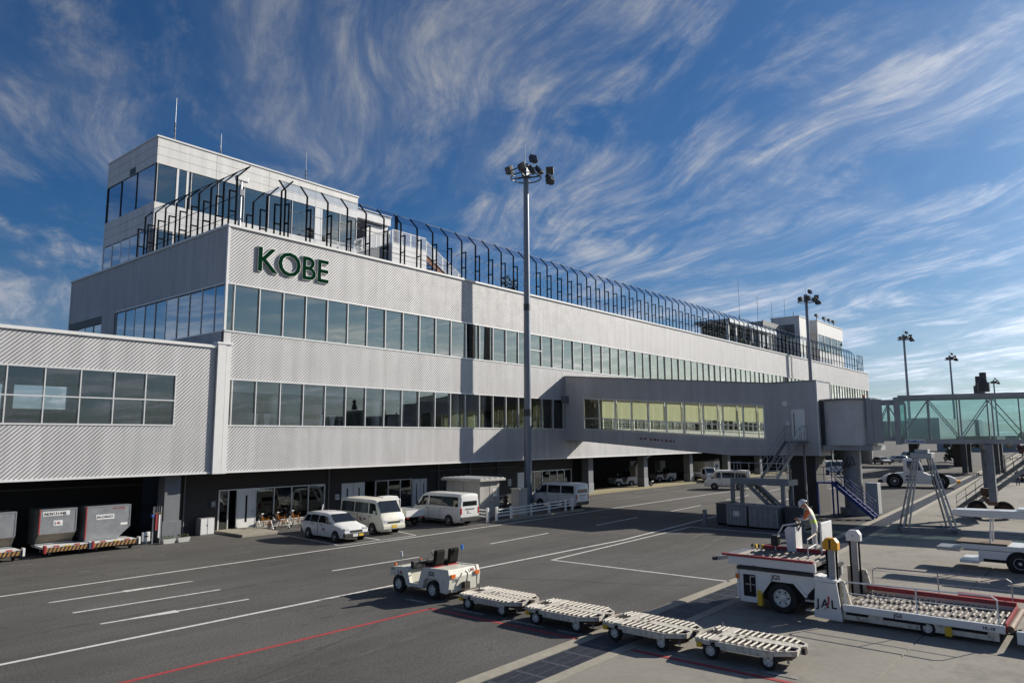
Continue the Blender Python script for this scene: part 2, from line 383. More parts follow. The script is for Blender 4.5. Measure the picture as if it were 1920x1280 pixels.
# grating panels (bars across, two bearers), each its own piece
gp = MB()
for i in range(14): gp.box(i*.07+.015, i*.07+.045, 0, E1-E2-.02, -.05, -.004)
for yy in (0, .32, .64, E1-E2-.06): gp.box(.0, .985, yy, yy+.035, -.055, -.008)
gp.box(0, .05, 0, E1-E2-.02, -.052, -.001); gp.box(.94, .985, 0, E1-E2-.02, -.052, -.001)
gp0 = gp.build('grate_panel', 'grate', drain); gp0.location = (8, E2+.01+drift(8), 0)
for i in range(9, 120):
    o = inst(gp0, drain, (i*1.0, E2+.01+drift(i), 0), (0, 0, math.atan((drift(i+1)-drift(i)))))
# concrete slabs with recessed joints
SP = 5.4; k = 0
slab_cache = {}
for ix in range(0, 22):
    x0 = 1.0+ix*SP; x1 = x0+SP
    for iy in range(0, 8):
        b = MB()
        ya, yb = 4.9-(iy-1)*SP-SP, 4.9-(iy-1)*SP
        if iy == 0:
            ya = 4.9
            yl, yr = E3+drift(x0)-.02, E3+drift(x1)-.02
        else: yl = yr = yb-.015
        dz = random.uniform(-.004, .003)
        a0, a1, c0 = x0+.012, x1-.012, ya+.012
        vs = [(a0,c0,-.028),(a1,c0,-.028),(a1,yr,-.028),(a0,yl,-.028)]+[(a0+.01,c0+.01,dz),(a1-.01,c0+.01,dz),(a1-.01,yr-.01,dz),(a0+.01,yl-.01,dz)]
        b.add(vs, [(4,5,6,7),(0,1,5,4),(1,2,6,5),(2,3,7,6),(3,0,4,7)])
        b.build('slab', 'concrete', apron)
# painted markings
def seg(a, b, w, m, z=.004, name='painted_line', par=None, w2=None):
    a, b = Vector((a[0], a[1], 0)), Vector((b[0], b[1], 0)); d = (b-a).normalized(); n = Vector((-d.y, d.x, 0))
    w2 = w if w2 is None else w2
    vs = [a-n*w/2, b-n*w2/2, b+n*w2/2, a+n*w/2]
    q = MB().add([(v.x, v.y, z) for v in vs], [(0,1,2,3)])
    return q.build(name, m, par or asphalt)
def pline(pts, w, m, **k):
    for a, b in zip(pts[:-1], pts[1:]): seg(a, b, w, m, **k)
WL, RL, OL = 'white_paint_line', 'red_paint_line', 'old_paint_line'
pline([(-30, 31.1), (8.7, 31.05), (35, 31.1), (71, 31.5), (140, 33.5)], .15, WL)
pline([(-20, 21.8), (6.3, 21.8), (18.9, 21.73), (34.6, 21.4), (49, 22.6), (90, 25.2)], .16, WL)
for a, b in (((19.2,26.03),(23.9,25.8)), ((29.1,26.03),(34.4,26.25)), ((39.3,26.2),(44.9,26.5)), ((50,26.65),(55.7,27)), ((61.6,27.5),(67.9,28)), ((74,28.4),(80,28.9)), ((86,29.3),(93,29.8)), ((99,30.2),(106,30.6))):
    seg(a, b, .13, WL)
seg((9.5,28.6),(14.4,28.45),.13,WL); seg((9.45,26.35),(14.3,26.1),.13,WL); seg((9.45,24.15),(14.1,23.8),.13,WL)
seg((11.9,28.52),(14.45,28.42),.34,WL,z=.0055,w2=.04); seg((9.5,24.15),(11.7,23.72+.25),.04,WL,z=.0055,w2=.36)
pline([(27.4,12.2),(27.1,20.5),(42.1,21.2),(42.1,14.5)], .13, WL)
pline([(5,18.1),(17.1,17.87)], .15, RL)
seg((17.1,17.94),(17.15,12.1),.15,RL); seg((17.17,10.4),(17.3,-4),.15,RL,z=.010,par=apron)
for y0, y1 in ((19.6,18.6),(17.3,16.0),(14.9,13.6),(13.1,12.3)): seg((17.55,y0),(17.58,y1),.16,OL)
for y0, y1 in ((10.2,9.0),(7.6,6.3),(5.6,4.2)): seg((17.6,y0),(17.62,y1),.16,OL,z=.010,par=apron)
# parking bays by the terminal
seg((24.4,37.4),(23.85,31.78),.1,WL); seg((26.9,36),(26.5,31.6),.1,WL); seg((30.1,36.5),(29.0,31.6),.1,WL); seg((23.85,31.78),(29.0,31.6),.1,WL)
seg((33,32.2),(36,32.0),.1,OL); seg((31.9,33),(32.4,36),.1,OL)
seg((36.5,31.6),(46.9,32.3),.06,OL)
seg((64,38.0),(66,38.1),.12,OL); seg((68,38.2),(70,38.3),.12,OL); seg((72,38.4),(74,38.5),.12,OL)
# tyre marks and sealed cracks
def ribbon(pts, w, m, name, z):
    b = MB(); n = len(pts); vs = []
    for i, p in enumerate(pts):
        a = Vector(pts[max(0, i-1)]); c = Vector(pts[min(n-1, i+1)]); d = (c-a).normalized(); q = Vector((-d.y, d.x)); vs.append((p[0]-q.x*w/2, p[1]-q.y*w/2, z)); 
    for i, p in enumerate(pts):
        a = Vector(pts[max(0, i-1)]); c = Vector(pts[min(n-1, i+1)]); d = (c-a).normalized(); q = Vector((-d.y, d.x)); vs.append((p[0]+q.x*w/2, p[1]+q.y*w/2, z))
    b.add(vs, [(i, i+1, n+i+1, n+i) for i in range(n-1)]); return b.build(name, m, asphalt)
for k, (x0, y0, ln, bend) in enumerate(((6, 28.9, 30, .4), (2, 24.6, 26, -.3), (20, 27.8, 40, .5), (8, 33.2, 22, .8), (14, 19.6, 18, 1.5), (30, 23.4, 30, -1.0), (26, 16.2, 16, 2.2), (5, 15.4, 14, .6), (36, 28.4, 46, .7))):
    for dy in (0, 1.35):
        pts = [(x0+ln*t/12, y0+dy+bend*(t/12)**2+.08*math.sin(t*.9+k)) for t in range(13)]; ribbon(pts, .17, 'tyre_mark', 'tyre_mark', .0018+.0001*k)
for k, (x0, y0, x1, y1) in enumerate(((4, 14.5, 30, 22.6), (12, 38, 20, 29.5), (30, 30, 44, 12.8), (20.5, 24, 26, 13))):
    pts = []; yy = 0
    for t in range(25): yy += random.uniform(-.12, .12); pts.append((x0+(x1-x0)*t/24+yy*.6, y0+(y1-y0)*t/24+yy))
    ribbon(pts, .035, 'crack_seal', 'sealed_crack', .0032)
# raised walkway along the open ground floor
struct(MB().box(57.5, 125, 40.0, 43.2, -.05, .16).build('walkway', 'ochre_concrete'))
# spills of old paint near the containers
for i in range(12):
    x = random.uniform(10, 19); y = random.uniform(34, 38.5); seg((x, y), (x+random.uniform(.15, .5), y+random.uniform(-.1, .1)), .05, random.choice((OL, 'ochre_concrete')))

# ------------------------------------------------------------------ terminal building
X0, X1, YF, YB = 21.14, 158.95, 39.5, 64.0
ZS, ZA, ZB, ZC, ZD, ZT = 3.56, 6.22, 8.92, 11.66, 14.52, 18.0
term = thing('terminal_building', (X0, YF, 0), 'long silver ribbed airport terminal with two window bands and open ground floor', 'terminal')
def tb(b, name, m, **k): return b.build(name, m, term, world=True, **k)
front = lambda u, z, d: (u, YF+d, z)
left = lambda u, z, d: (X0+d, u, z)
for (a, b, za, zb) in ((X0, X1, ZD, ZT-.12), (21.62, X1, ZB, ZC), (21.62, X1, ZS+.1, ZA)):
    q = MB(); ribbed(q, a, b, za, zb, front); tb(q, 'ribbed_panel', 'silver_panel', fix=False)
for (a, b, za, zb) in ((YF+.02, YB, ZD, ZT-.12), (YF+.02, YB, 10.2, ZC), (55.1, 57.4, ZC, ZD)):
    q = MB(); ribbed(q, a, b, za, zb, left); tb(q, 'ribbed_panel', 'silver_panel', fix=False)
# trims
q = MB(); q.box(X0-.08, X1+.05, YF-.1, YF+.35, ZT-.12, ZT+.02); q.box(X0-.08, X0+.35, YF+.35, YB, ZT-.12, ZT+.02); tb(q, 'coping', 'white_trim')
q = MB(); q.box(21.62, X1, YF-.05, YF+.3, ZS, ZS+.1); tb(q, 'bottom_edge_trim', 'white_trim')
for z, a in ((ZA-.02, 21.62), (ZB-.06, 21.62), (ZC-.02, X0), (ZD-.06, X0)):
    q = MB(); q.box(a, X1, YF-.035, YF+.16, z, z+.08); tb(q, 'window_rail', 'mullion')
for z in (ZC-.02, ZD-.06):
    q = MB(); q.box(X0-.035, X0+.16, YF+.17, 55.1, z, z+.08); tb(q, 'window_rail', 'mullion')
q = MB(); q.box(X0-.05, X0+.09, YF-.05, YF+.09, ZC+.06, ZT-.12); tb(q, 'corner_trim', 'white_trim')
tb(MB().box(X0, 21.61, YF+.005, YF+.3, 10.5, ZC-.03), 'corner_panel', 'silver_panel')
# mullions and panes
mu = MB(); mu.box(-.028, .028, -.035, .10, 0, 1)
def mullion(parent, x, y, z0, z1, rz=0, proto=[None]):
    if proto[0] is None:
        proto[0] = mu.build('mullion', 'mullion', parent); o = proto[0]
    else: o = inst(proto[0], parent, (0,0,0))
    o.location = (x-parent.location.x, y-parent.location.y, z0-parent.location.z); o.scale = (1, 1, z1-z0); o.rotation_euler = (0, 0, rz); return o
panes = {}
def pane(parent, x0, x1, y, z0, z1, m, along='x', name='window_pane'):
    key = (round(x1-x0, 3), round(z1-z0, 3), m, along)
    if key not in panes:
        b = MB(); w, h = x1-x0, z1-z0
        if along == 'x': b.box(0, w, 0, .02, 0, h)
        else: b.box(0, .02, 0, w, 0, h)
        o = b.build(name, m, parent); panes[key] = o
    else: o = inst(panes[key], parent, (0,0,0)); o.name = name
    p = (x0, y, z0) if along == 'x' else (y, x0, z0)
    o.location = (p[0]-parent.location.x, p[1]-parent.location.y, p[2]-parent.location.z)
    # panes are never perfectly in line
    o.rotation_euler = (random.uniform(-.009, .009), 0, random.uniform(-.008, .008)); return o
MX = [21.69+1.632*i for i in range(0, 85)]
prev = X0+.1
for i, x in enumerate(MX):
    if x > X1-.3: break
    mullion(term, x, YF+.02, ZC+.06, ZD-.06)
    pane(term, prev+.036, x-.036, YF+.10, ZC+.06, ZD-.06, 'glass_upper'); prev = x
prev = 21.8
mullion(term, 21.8, YF+.02, ZA+.06, ZB-.06)
for i, x in enumerate(MX[1:]):
    if x > X1-.3: break
    mullion(term, x, YF+.02, ZA+.06, ZB-.06)
    pane(term, prev+.036, x-.036, YF+.10, ZA+.06, ZB-.06, 'glass_lower'); prev = x
MY = [55.07-1.575*i for i in range(0, 10)]
prev = None
for y in MY:
    mullion(term, X0+.07, y, ZC+.06, ZD-.06, R(-90)).scale.y = .3
    if prev: pane(term, y+.036, prev-.036, X0+.10, ZC+.06, ZD-.06, 'glass_left', 'y')
    prev = y
pane(term, YF+.1, prev-.036, X0+.10, ZC+.06, ZD-.06, 'glass_left', 'y')
prev = None
for y in (57.5, 59.1, 60.7, 62.3, 63.9):
    mullion(term, X0+.07, y, 11.7, 13.95, R(-90)).scale.y = .3
    if prev: pane(term, prev+.036, y-.036, X0+.10, 11.7, 13.95, 'glass_left', 'y')
    prev = y
q = MB(); q.box(X0+.02, X0+.2, 57.4, YB, 13.97, ZD); tb(q, 'lintel', 'dark_grey_steel')
# open vent pane in the upper band: a small casement
q = MB(); q.box(MX[17]+.04, MX[18]-.04, YF-.02, YF+.08, 13.05, 13.12); tb(q, 'transom', 'mullion')
# floors, ceilings, walls inside
q = MB(); q.box(X0+.3, X1-.1, YF+.31, 50, ZS+.02, ZS+.3); tb(q, 'soffit_slab', 'soffit')
q = MB(); q.box(X0+.3, X1-.1, YF+.2, 50, 5.7, ZA-.03); tb(q, 'floor_slab', 'interior_floor')
q = MB(); q.box(X0+.3, X1-.1, YF+.25, 50, 9.1, 9.3); tb(q, 'ceiling', 'interior_white')
q = MB(); q.box(X0+.3, X1-.1, YF+.2, YB-.3, 11.1, ZC-.03); tb(q, 'floor_slab', 'interior_floor')
q = MB(); q.box(X0+.3, X1-.1, YF+.25, YB-.3, 14.7, 14.9); tb(q, 'ceiling', 'interior_white')
q = MB(); q.box(X0+.3, X1-.1, YF+.3, YB-.3, 16.9, 17.2); tb(q, 'roof_deck', 'roof_deck')
q = MB(); q.box(X0+.3, X1-.1, 50, 50.2, ZA-.03, 9.1); tb(q, 'inner_wall', 'interior_wall')
q = MB(); q.box(X0+12, X1-.1, 48.5, 48.7, ZC, 14.7); tb(q, 'inner_wall', 'interior_wall')
q = MB(); q.box(X1-.25, X1-.02, YF+.2, YB, 0, ZT-.13); tb(q, 'end_wall', 'silver_panel')
q = MB(); q.box(X0+.2, X1-.2, YB-.28, YB-.02, 0, ZT-.13); tb(q, 'rear_wall', 'silver_panel')
q = MB(); q.box(X0+.3, X1-.3, YF+.07, YF+.3, 17.2, ZT-.13); q.box(X0+.07, X0+.3, YF+.3, YB-.3, 17.2, ZT-.13); tb(q, 'parapet_wall', 'roof_deck')
for i in range(17):
    x = X0+4.5+i*8.16
    q = MB(); q.cyl((x, 41.3, ZA), (x, 41.3, 9.1), .32, n=16); tb(q, 'inner_column', 'interior_white', smooth=40)
    q = MB(); q.cyl((x, 41.3, ZC), (x, 41.3, 14.7), .32, n=16); tb(q, 'inner_column', 'interior_white', smooth=40)
q = MB(); q.box(22, 36, 40.5, 40.6, 8.25, 9.1); tb(q, 'bulkhead', 'interior_white')
q = MB(); q.box(36.1, 52, 42.6, 42.75, 8.35, 9.1); tb(q, 'bulkhead', 'interior_white')
for i in range(9):
    x = 23.0+i*1.25; q = MB(); q.box(x, x+.9, 45.5, 45.9, ZA, ZA+random.uniform(1.2, 1.9)); tb(q, 'shop_shelf', random.choice(('wood_plank', 'interior_dark', 'interior_wall')))
q = MB(); q.box(32.5, 40.5, 44.5, 44.7, ZA, 8.2); tb(q, 'inner_partition', 'interior_dark')
q = MB(); q.box(43.5, 46.2, 42.2, 43.8, ZA, 9.1); tb(q, 'inner_partition', 'interior_dark')
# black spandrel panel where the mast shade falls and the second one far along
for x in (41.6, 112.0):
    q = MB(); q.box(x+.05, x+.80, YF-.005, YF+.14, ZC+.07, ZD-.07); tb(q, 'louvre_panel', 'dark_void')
# joint cover far along the parapet
q = MB(); q.box(114.6, 115.1, YF-.06, YF-.002, ZD, ZT-.12); tb(q, 'joint_cover', 'grey_steel')
# ground floor: recessed dark wall with shop fronts
WY = 41.8
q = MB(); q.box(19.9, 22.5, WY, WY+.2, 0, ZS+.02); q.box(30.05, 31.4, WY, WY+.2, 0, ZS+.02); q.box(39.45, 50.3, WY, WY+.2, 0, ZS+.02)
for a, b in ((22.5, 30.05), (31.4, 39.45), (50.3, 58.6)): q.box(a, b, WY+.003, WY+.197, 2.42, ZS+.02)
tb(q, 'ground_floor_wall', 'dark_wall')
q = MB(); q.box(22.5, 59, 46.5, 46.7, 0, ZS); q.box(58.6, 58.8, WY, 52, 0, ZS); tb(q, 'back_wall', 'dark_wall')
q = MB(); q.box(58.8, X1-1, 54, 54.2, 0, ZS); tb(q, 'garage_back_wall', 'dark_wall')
q = MB(); q.box(22.5, 58.5, 42.1, 46.4, .02, .06); tb(q, 'shop_floor', 'interior_floor')
def front_glass(a, b, z0, n, zt=2.40):
    w = (b-a)/n
    for i in range(n+1):
        q = MB(); q.box(a+i*w-.03, a+i*w+.03, WY-.04, WY+.06, z0, zt); tb(q, 'shop_mullion', 'mullion')
    q = MB(); q.box(a, b, WY-.038, WY+.058, zt-.003, zt+.05); q.box(a, b, WY-.038, WY+.058, z0-.06, z0-.002); tb(q, 'shop_rail', 'mullion')
    for i in range(n): pane(term, a+i*w+.031, a+(i+1)*w-.031, WY+.01, z0, zt-.004, 'glass_shop', name='shop_pane')
    q = MB(); q.box(a, b, WY-.01, WY+.16, .0, z0-.061); tb(q, 'shop_plinth', 'shed_panel')
front_glass(24.95, 30.02, .42, 4); front_glass(34.4, 37.9, .42, 3); front_glass(51.6, 58.5, .55, 6)
def door(a, b, handle, slot=True, zt=2.4):
    d = tb(MB().box(a, b, WY-.03, WY+.04, .06, zt), 'door', 'white_trim')
    if slot:
        MB().box(a+(b-a)*.42, a+(b-a)*.54, WY-.036, WY-.031, .45, zt-.35).build('vision_slot', 'car_glass', d, world=True)
    MB().cyl((handle, WY-.07, .95), (handle, WY-.07, 1.15), .02, n=6).build('handle', 'galvanised', d, world=True)
door(23.78, 24.9, 24.75); door(31.42, 32.4, 32.3); door(32.45, 33.4, 33.3); door(38.0, 38.7, 38.1, slot=True); door(38.75, 39.4, 39.3); door(50.35, 51.55, 51.4, slot=False)
q = MB(); q.box(22.5, 22.58, WY-.05, WY+.05, .06, 2.4); q.box(23.1, 23.16, WY-.05, WY+.05, .06, 2.4); q.box(23.68, 23.76, WY-.05, WY+.05, .06, 2.4); q.box(22.5, 24.95, WY-.06, WY+.06, 2.4, 2.46); tb(q, 'door_frame', 'mullion')
pane(term, 22.6, 23.08, WY, .1, 2.38, 'glass_shop', name='shop_pane')
# goods in the shop windows
for i in range(22):
    x = random.choice((random.uniform(25.2, 29.8), random.uniform(34.6, 37.7), random.uniform(52, 58))); y = random.uniform(42.3, 44); h = random.uniform(.5, 1.3)
    q = MB(); q.box(x, x+random.uniform(.25, .6), y, y+.4, .06, .06+h); tb(q, 'office_cabinet', random.choice(('interior_dark', 'shed_panel', 'interior_wall', 'wood_plank')))
# columns of the ground floor
for x in (60.0, 70.6, 81.4, 92.2, 103, 114, 125, 136, 147):
    c = tb(MB().box(x-.4, x+.4, 40.5, 41.3, 0, ZS), 'column', 'grey_column')
    MB().box(x-.43, x+.43, 40.47, 41.33, 0, 1.1).build('column_guard', 'galvanised', c, world=True)

# pipes and conduits on the dark wall
for x in (20.4, 30.3, 40.6, 44.2, 47.6):
    q = MB(); q.cyl((x, WY-.09, 0), (x, WY-.09, ZS), .05, n=8); tb(q, 'down_pipe', 'grey_column', smooth=40)
q = MB(); q.cyl((39.6, WY-.07, 2.95), (50.2, WY-.07, 2.95), .035, n=6); tb(q, 'conduit', 'grey_column')
q = MB(); q.cyl((10.0, 45.9, 2.8), (19.8, 45.9, 2.8), .06, n=6); tb(q, 'conduit', 'grey_column')
for x in (41.5, 45.5, 49): tb(MB().box(x, x+.45, WY-.06, WY-.002, 1.3, 1.9), 'wall_notice', 'bridge_grey')
# entrance step
s = thing('entrance_step', (24.3, 40.2, 0), 'low grey concrete step in front of the white slotted door', 'step')
MB().box(22.3, 24.6, 38.6, 41.78, 0, .14).build('slab', 'kerb_concrete', s, world=True, bevel=.02)
MB().box(22.25, 24.65, 38.52, 38.6, 0, .05).build('ramp_edge', 'kerb_concrete', s, world=True)

# ------------------------------------------------------------------ lower wing on the left
wing = thing('terminal_wing', (10, YF, 0), 'lower two-storey silver ribbed wing left of the main terminal', 'building')
def wb(b, name, m, **k): return b.build(name, m, wing, world=True, **k)
WZ = 10.68; WX0, WX1 = -14.0, 20.72
q = MB(); ribbed(q, WX0, WX1, 8.95, WZ-.06, front); wb(q, 'ribbed_panel', 'silver_panel', fix=False)
q = MB(); ribbed(q, WX0, WX1, ZS+.1, 6.24, front); wb(q, 'ribbed_panel', 'silver_panel', fix=False)
q = MB(); ribbed(q, 18.52, WX1, 6.24, 8.95, front); wb(q, 'ribbed_panel', 'silver_panel', fix=False)
q = MB(); q.box(WX0, WX1+.02, YF-.09, YF+.4, WZ-.06, WZ+.1); wb(q, 'coping', 'white_trim')
q = MB(); q.box(WX0, WX1+.02, YF-.05, YF+.3, ZS, ZS+.1); wb(q, 'bottom_edge_trim', 'white_trim')
for a, b in ((6.18, 6.26), (8.9, 8.98)):
    q = MB(); q.box(WX0, 18.56, YF-.035, YF+.16, a, b); wb(q, 'window_rail', 'mullion')
q = MB(); q.box(WX0, 18.45, YF-.03, YF+.1, 7.52, 7.58); wb(q, 'transom', 'mullion')
wm = [18.51-1.57*i for i in range(0, 21)]
for i, x in enumerate(wm):
    mullion(wing, x, YF+.02, 6.26, 8.9)
    if i:
        pane(wing, x+.036, wm[i-1]-.036, YF+.1, 6.26, 7.52, 'glass_lower'); pane(wing, x+.036, wm[i-1]-.036, YF+.1, 7.58, 8.9, 'glass_lower')
q = MB(); q.box(WX0, WX1, YF+.35, 55, 10.2, WZ-.07); wb(q, 'roof', 'roof_deck')
q = MB(); q.box(WX0, WX1, YF+.31, 55, ZS+.02, ZS+.3); wb(q, 'soffit_slab', 'soffit')
q = MB(); q.box(WX0, WX1, YF+.2, 50, 5.9, 6.2); wb(q, 'floor_slab', 'interior_floor')
q = MB(); q.box(WX0, WX1, YF+.25, 50, 9.1, 9.3); wb(q, 'ceiling', 'interior_white')
# glazed far side: daylight shows through the hall
for i in range(9):
    x = WX0+i*3.9; q = MB(); q.box(x, x+.5, 49.6, 50, 6.2, 9.1); wb(q, 'inner_column', 'interior_wall')
q = MB(); q.box(WX0, WX1, 49.9, 50.1, 6.2, 7.3); q.box(WX0, WX1, 49.9, 50.1, 8.7, 9.1); wb(q, 'inner_wall', 'interior_wall')
q = MB(); q.box(18.9, 20.6, YF+.3, 50, 6.2, 9.1); wb(q, 'inner_core', 'interior_wall')
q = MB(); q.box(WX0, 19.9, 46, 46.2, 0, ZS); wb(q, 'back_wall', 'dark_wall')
# pale expansion-joint cover between wing and terminal
jc = thing('joint_cover', (21.2, YF, 3.5), 'pale vertical cover box between the wing and the main terminal', 'cladding')
MB().box(20.76, 21.26, YF-.16, YF+.3, ZS-.02, 10.9).build('cover', 'white_trim', jc, world=True)
MB().box(21.30, 21.58, YF-.13, YF+.3, ZS-.02, 10.85).build('cover_return', 'white_trim', jc, world=True)
MB().box(20.70, 21.64, YF-.2, YF+.35, 10.86, 10.98).build('cap', 'white_trim', jc, world=True)
# ground column
for (x, lab) in ((19.0, 'grey square column with a wider base beside the cargo containers'),):
    c = thing('column', (x, 40.6, 0), lab, 'column')
    MB().box(x-.43, x+.43, 40.2, 41.0, 0, ZS).build('shaft', 'grey_column', c, world=True, bevel=.01)
    MB().box(x-.52, x+.52, 40.1, 41.1, 0, 1.08).build('base', 'grey_column', c, world=True, bevel=.015)
for x in (9.0, -1.0):
    pass

# ------------------------------------------------------------------ rooftop block with viewing hall
TX0, TX1, TY, TYB = 22.4, 40.65, 52.75, 61.5
tw = thing('rooftop_block', (TX0, TY, 17.2), 'white panelled rooftop block with a dark window band above the KOBE letters', 'building')
def rb(b, name, m, **k): return b.build(name, m, tw, world=True, **k)
def clad(b, u0, u1, z0, z1, nu, nz_, fn):
    du, dz = (u1-u0)/nu, (z1-z0)/nz_; g_ = .012
    for i in range(nu):
        for j in range(nz_):
            a, c = u0+i*du+g_, u0+(i+1)*du-g_; e, f = z0+j*dz+g_, z0+(j+1)*dz-g_
            o = MB(); vs = [fn(a,e,0),fn(c,e,0),fn(c,f,0),fn(a,f,0),fn(a,e,.03),fn(c,e,.03),fn(c,f,.03),fn(a,f,.03)]
            o.add(vs, [(0,1,2,3),(7,6,5,4),(0,4,5,1),(1,5,6,2),(2,6,7,3),(3,7,4,0)]); b(o)
TF = lambda u, z, d: (u, TY-.03+d, z); TL = lambda u, z, d: (TX0-.03+d, u, z)
addp = lambda o: rb(o, 'cladding_panel', 'white_cladding')
q = MB(); q.box(TX0, TX1, TY, TYB, 25.5, 27.5); q.box(TX0, TX1, TY, TYB, 17.2, 22.6); rb(q, 'core', 'cladding_joint')
q = MB(); q.box(TX0+.6, TX1-.6, TY+4, TY+4.2, 22.6, 25.5); rb(q, 'inner_wall', 'interior_wall')
clad(addp, TX0, TX1, 25.5, 27.5, 4, 3, TF); clad(addp, TY, TYB, 25.5, 27.5, 2, 3, TL)
clad(addp, TX0, TX1, 20.6, 22.6, 4, 3, TF); clad(addp, TY, TYB, 20.6, 22.6, 2, 3, TL)
clad(addp, TX0+6, TX1, 17.3, 20.6, 3, 5, TF)
q = MB(); q.box(TX0-.08, TX1+.06, TY-.1, TYB, 27.5, 27.62); rb(q, 'coping', 'white_trim')
TM = [22.5, 24.0, 24.75, 25.05, 27.2, 29.4, 31.6, 33.8, 36.15, 36.75, 38.7, 40.55]
for i, x in enumerate(TM):
    w = .16 if i in (1, 2, 8, 9) else .04
    q = MB(); q.box(x-w/2, x+w/2, TY-.03, TY+.1, 22.62, 25.48); rb(q, 'mullion', 'white_trim' if w > .1 else 'mullion')
    if i: pane(tw, TM[i-1]+.09, x-.09, TY+.04, 22.62, 25.48, 'glass_upper')
q = MB(); q.box(36.2, 36.75, TY-.02, TY+.06, 22.62, 25.48); rb(q, 'white_infill', 'white_trim')
TMY = [52.8, 55.9, 58.7, 61.4]
for i, y in enumerate(TMY):
    q = MB(); q.box(TX0-.03, TX0+.1, y-.025, y+.025, 22.62, 25.48); rb(q, 'mullion', 'dark_grey_steel')
    if i: pane(tw, TMY[i-1]+.03, y-.03, TX0+.04, 22.62, 25.48, 'glass_left', 'y')
q = MB(); q.box(TX0-.045, TX0-.031, 56.2, 57.2, 25.55, 26.05); rb(q, 'vent_grille', 'dark_grey_steel')
for y in (53.2, 54.8, 56.4, 58, 59.6, 61.2):
    q = MB(); q.box(TX0-.06, TX0-.001, y-.05, y+.05, 17.2, 20.6); rb(q, 'mullion', 'white_trim')
    if y > 53.3: pane(tw, y-1.54, y-.06, TX0-.04, 17.4, 20.5, 'glass_left', 'y')
for x in (22.6, 23.9, 25.2, 26.6, 28.0):
    q = MB(); q.box(x-.06, x+.06, TY-.06, TY-.001, 17.2, 20.6); rb(q, 'mullion', 'white_trim')
    if x > 23: pane(tw, x-1.3, x-.07, TY-.03, 17.4, 20.5, 'glass_upper')
# canopy end
cn = rb(MB().box(TX1+.03, 44.8, TY+.2, TYB-1, 25.75, 26.6), 'canopy', 'white_cladding')
MB().box(TX1+.1, 44.86, TY+.1, TYB-.9, 26.6, 26.68).build('coping', 'white_trim', cn, world=True)
q = MB(); q.box(42.2, 44.75, TY+.6, TYB-1.2, 17.3, 25.75); rb(q, 'stair_core', 'cladding_joint')
clad(addp, 42.2, 44.75, 17.3, 25.7, 1, 10, lambda u, z, d: (u, TY+.57+d, z))
q = MB(); q.box(TX1+.1, 43.4, TY-.15, TY-.05, 25.3, 25.4); rb(q, 'canopy_rail', 'black_steel')
# antennas on the block
for i, (x, y, z1, lab) in enumerate(((24.6, 55.0, 32.0, 'tallest whip antenna near the left end of the rooftop block'), (28.7, 55.6, 30.6, 'middle whip antenna of the three on the rooftop block'), (36.9, 55.6, 31.6, 'whip antenna near the right end of the rooftop block'))):
    a = thing('antenna', (x, y, 27.5), lab, 'antenna', 'whip antennas on the rooftop block')
    MB().cyl((0,0,0), (0,0,(z1-27.5)*.55), .05, n=6).build('mast', 'dark_grey_steel', a)
    MB().cyl((0,0,(z1-27.5)*.55), (0,0,z1-27.5), .028, .016, n=6).build('whip', 'galvanised', a)
    b = MB()
    for k in range(5): b.cbox((.0, 0, .4+k*.4), (.16, .05, .05))
    b.build('clamp', 'galvanised', a)

# ------------------------------------------------------------------ glass windscreen on the viewing deck
PZ = 17.2
def screen_frame():
    b = MB()  # local: y inward, z up from deck
    b.beam((0,.45,.6), (0,.45,4.15), .09, .09); b.beam((0,.45,4.12), (0,1.25,5.0), .08, .08)
    b.beam((0,0,.6), (0,0,3.15), .08, .08); b.beam((0,-.03,3.15), (0,.45,3.15), .07, .08); b.beam((0,-.03,1.9), (0,.45,1.9), .07, .08)
    return b
ws = thing('glass_windscreen', (26, 40.0, PZ), 'tall glass windscreen of black bent posts along the terminal roof edge', 'windscreen')
f0 = [None]
def put_frame(par, x, y, rz):
    if f0[0] is None: f0[0] = screen_frame().build('post', 'black_steel', par); o = f0[0]
    else: o = inst(f0[0], par, (0,0,0))
    o.location = (x-par.location.x, y-par.location.y, 0); o.rotation_euler = (0, 0, rz); return o
def screen_pane(par, p, q, inw):
    # p, q: feet of the two tall posts (xy); inw = inward unit vector
    p, q = Vector((p[0], p[1], 0)), Vector((q[0], q[1], 0)); n = Vector((inw[0], inw[1], 0)); t = (q-p).normalized()
    o = par.location; a = p+n*.45+t*.05; c = q+n*.45-t*.05; d = p+n*1.25+t*.05; e = q+n*1.25-t*.05
    def V(v, z): return (v.x-o.x, v.y-o.y, z)
    b = MB(); b.add([V(a,.7),V(c,.7),V(c,4.1),V(a,4.1)]+[V(a+n*.015,.7),V(c+n*.015,.7),V(c+n*.015,4.1),V(a+n*.015,4.1)], [(0,1,2,3),(7,6,5,4),(0,4,5,1),(1,5,6,2),(2,6,7,3),(3,7,4,0)])
    b.build('glass_pane', 'glass_screen', par)
    b = MB(); b.add([V(a,4.15),V(c,4.15),V(e,5.0),V(d,5.0)]+[V(a,4.17),V(c,4.17),V(e,5.02),V(d,5.02)], [(0,1,2,3),(7,6,5,4),(0,4,5,1),(1,5,6,2),(2,6,7,3),(3,7,4,0)])
    b.build('tinted_pane', 'glass_screen_tint', par)
SX = 25.3; k = 0; fx = []
while SX + k*1.632 < 153.5: fx.append(SX+k*1.632); k += 1
for i, x in enumerate(fx):
    put_frame(ws, x, 39.86, 0)
    if i: screen_pane(ws, (fx[i-1], 39.86), (x, 39.86), (0, 1))
b = MB()
for z in (1.75, 2.9): b.beam((fx[0], 40.30, PZ+z), (fx[-1], 40.30, PZ+z), .025, .03)
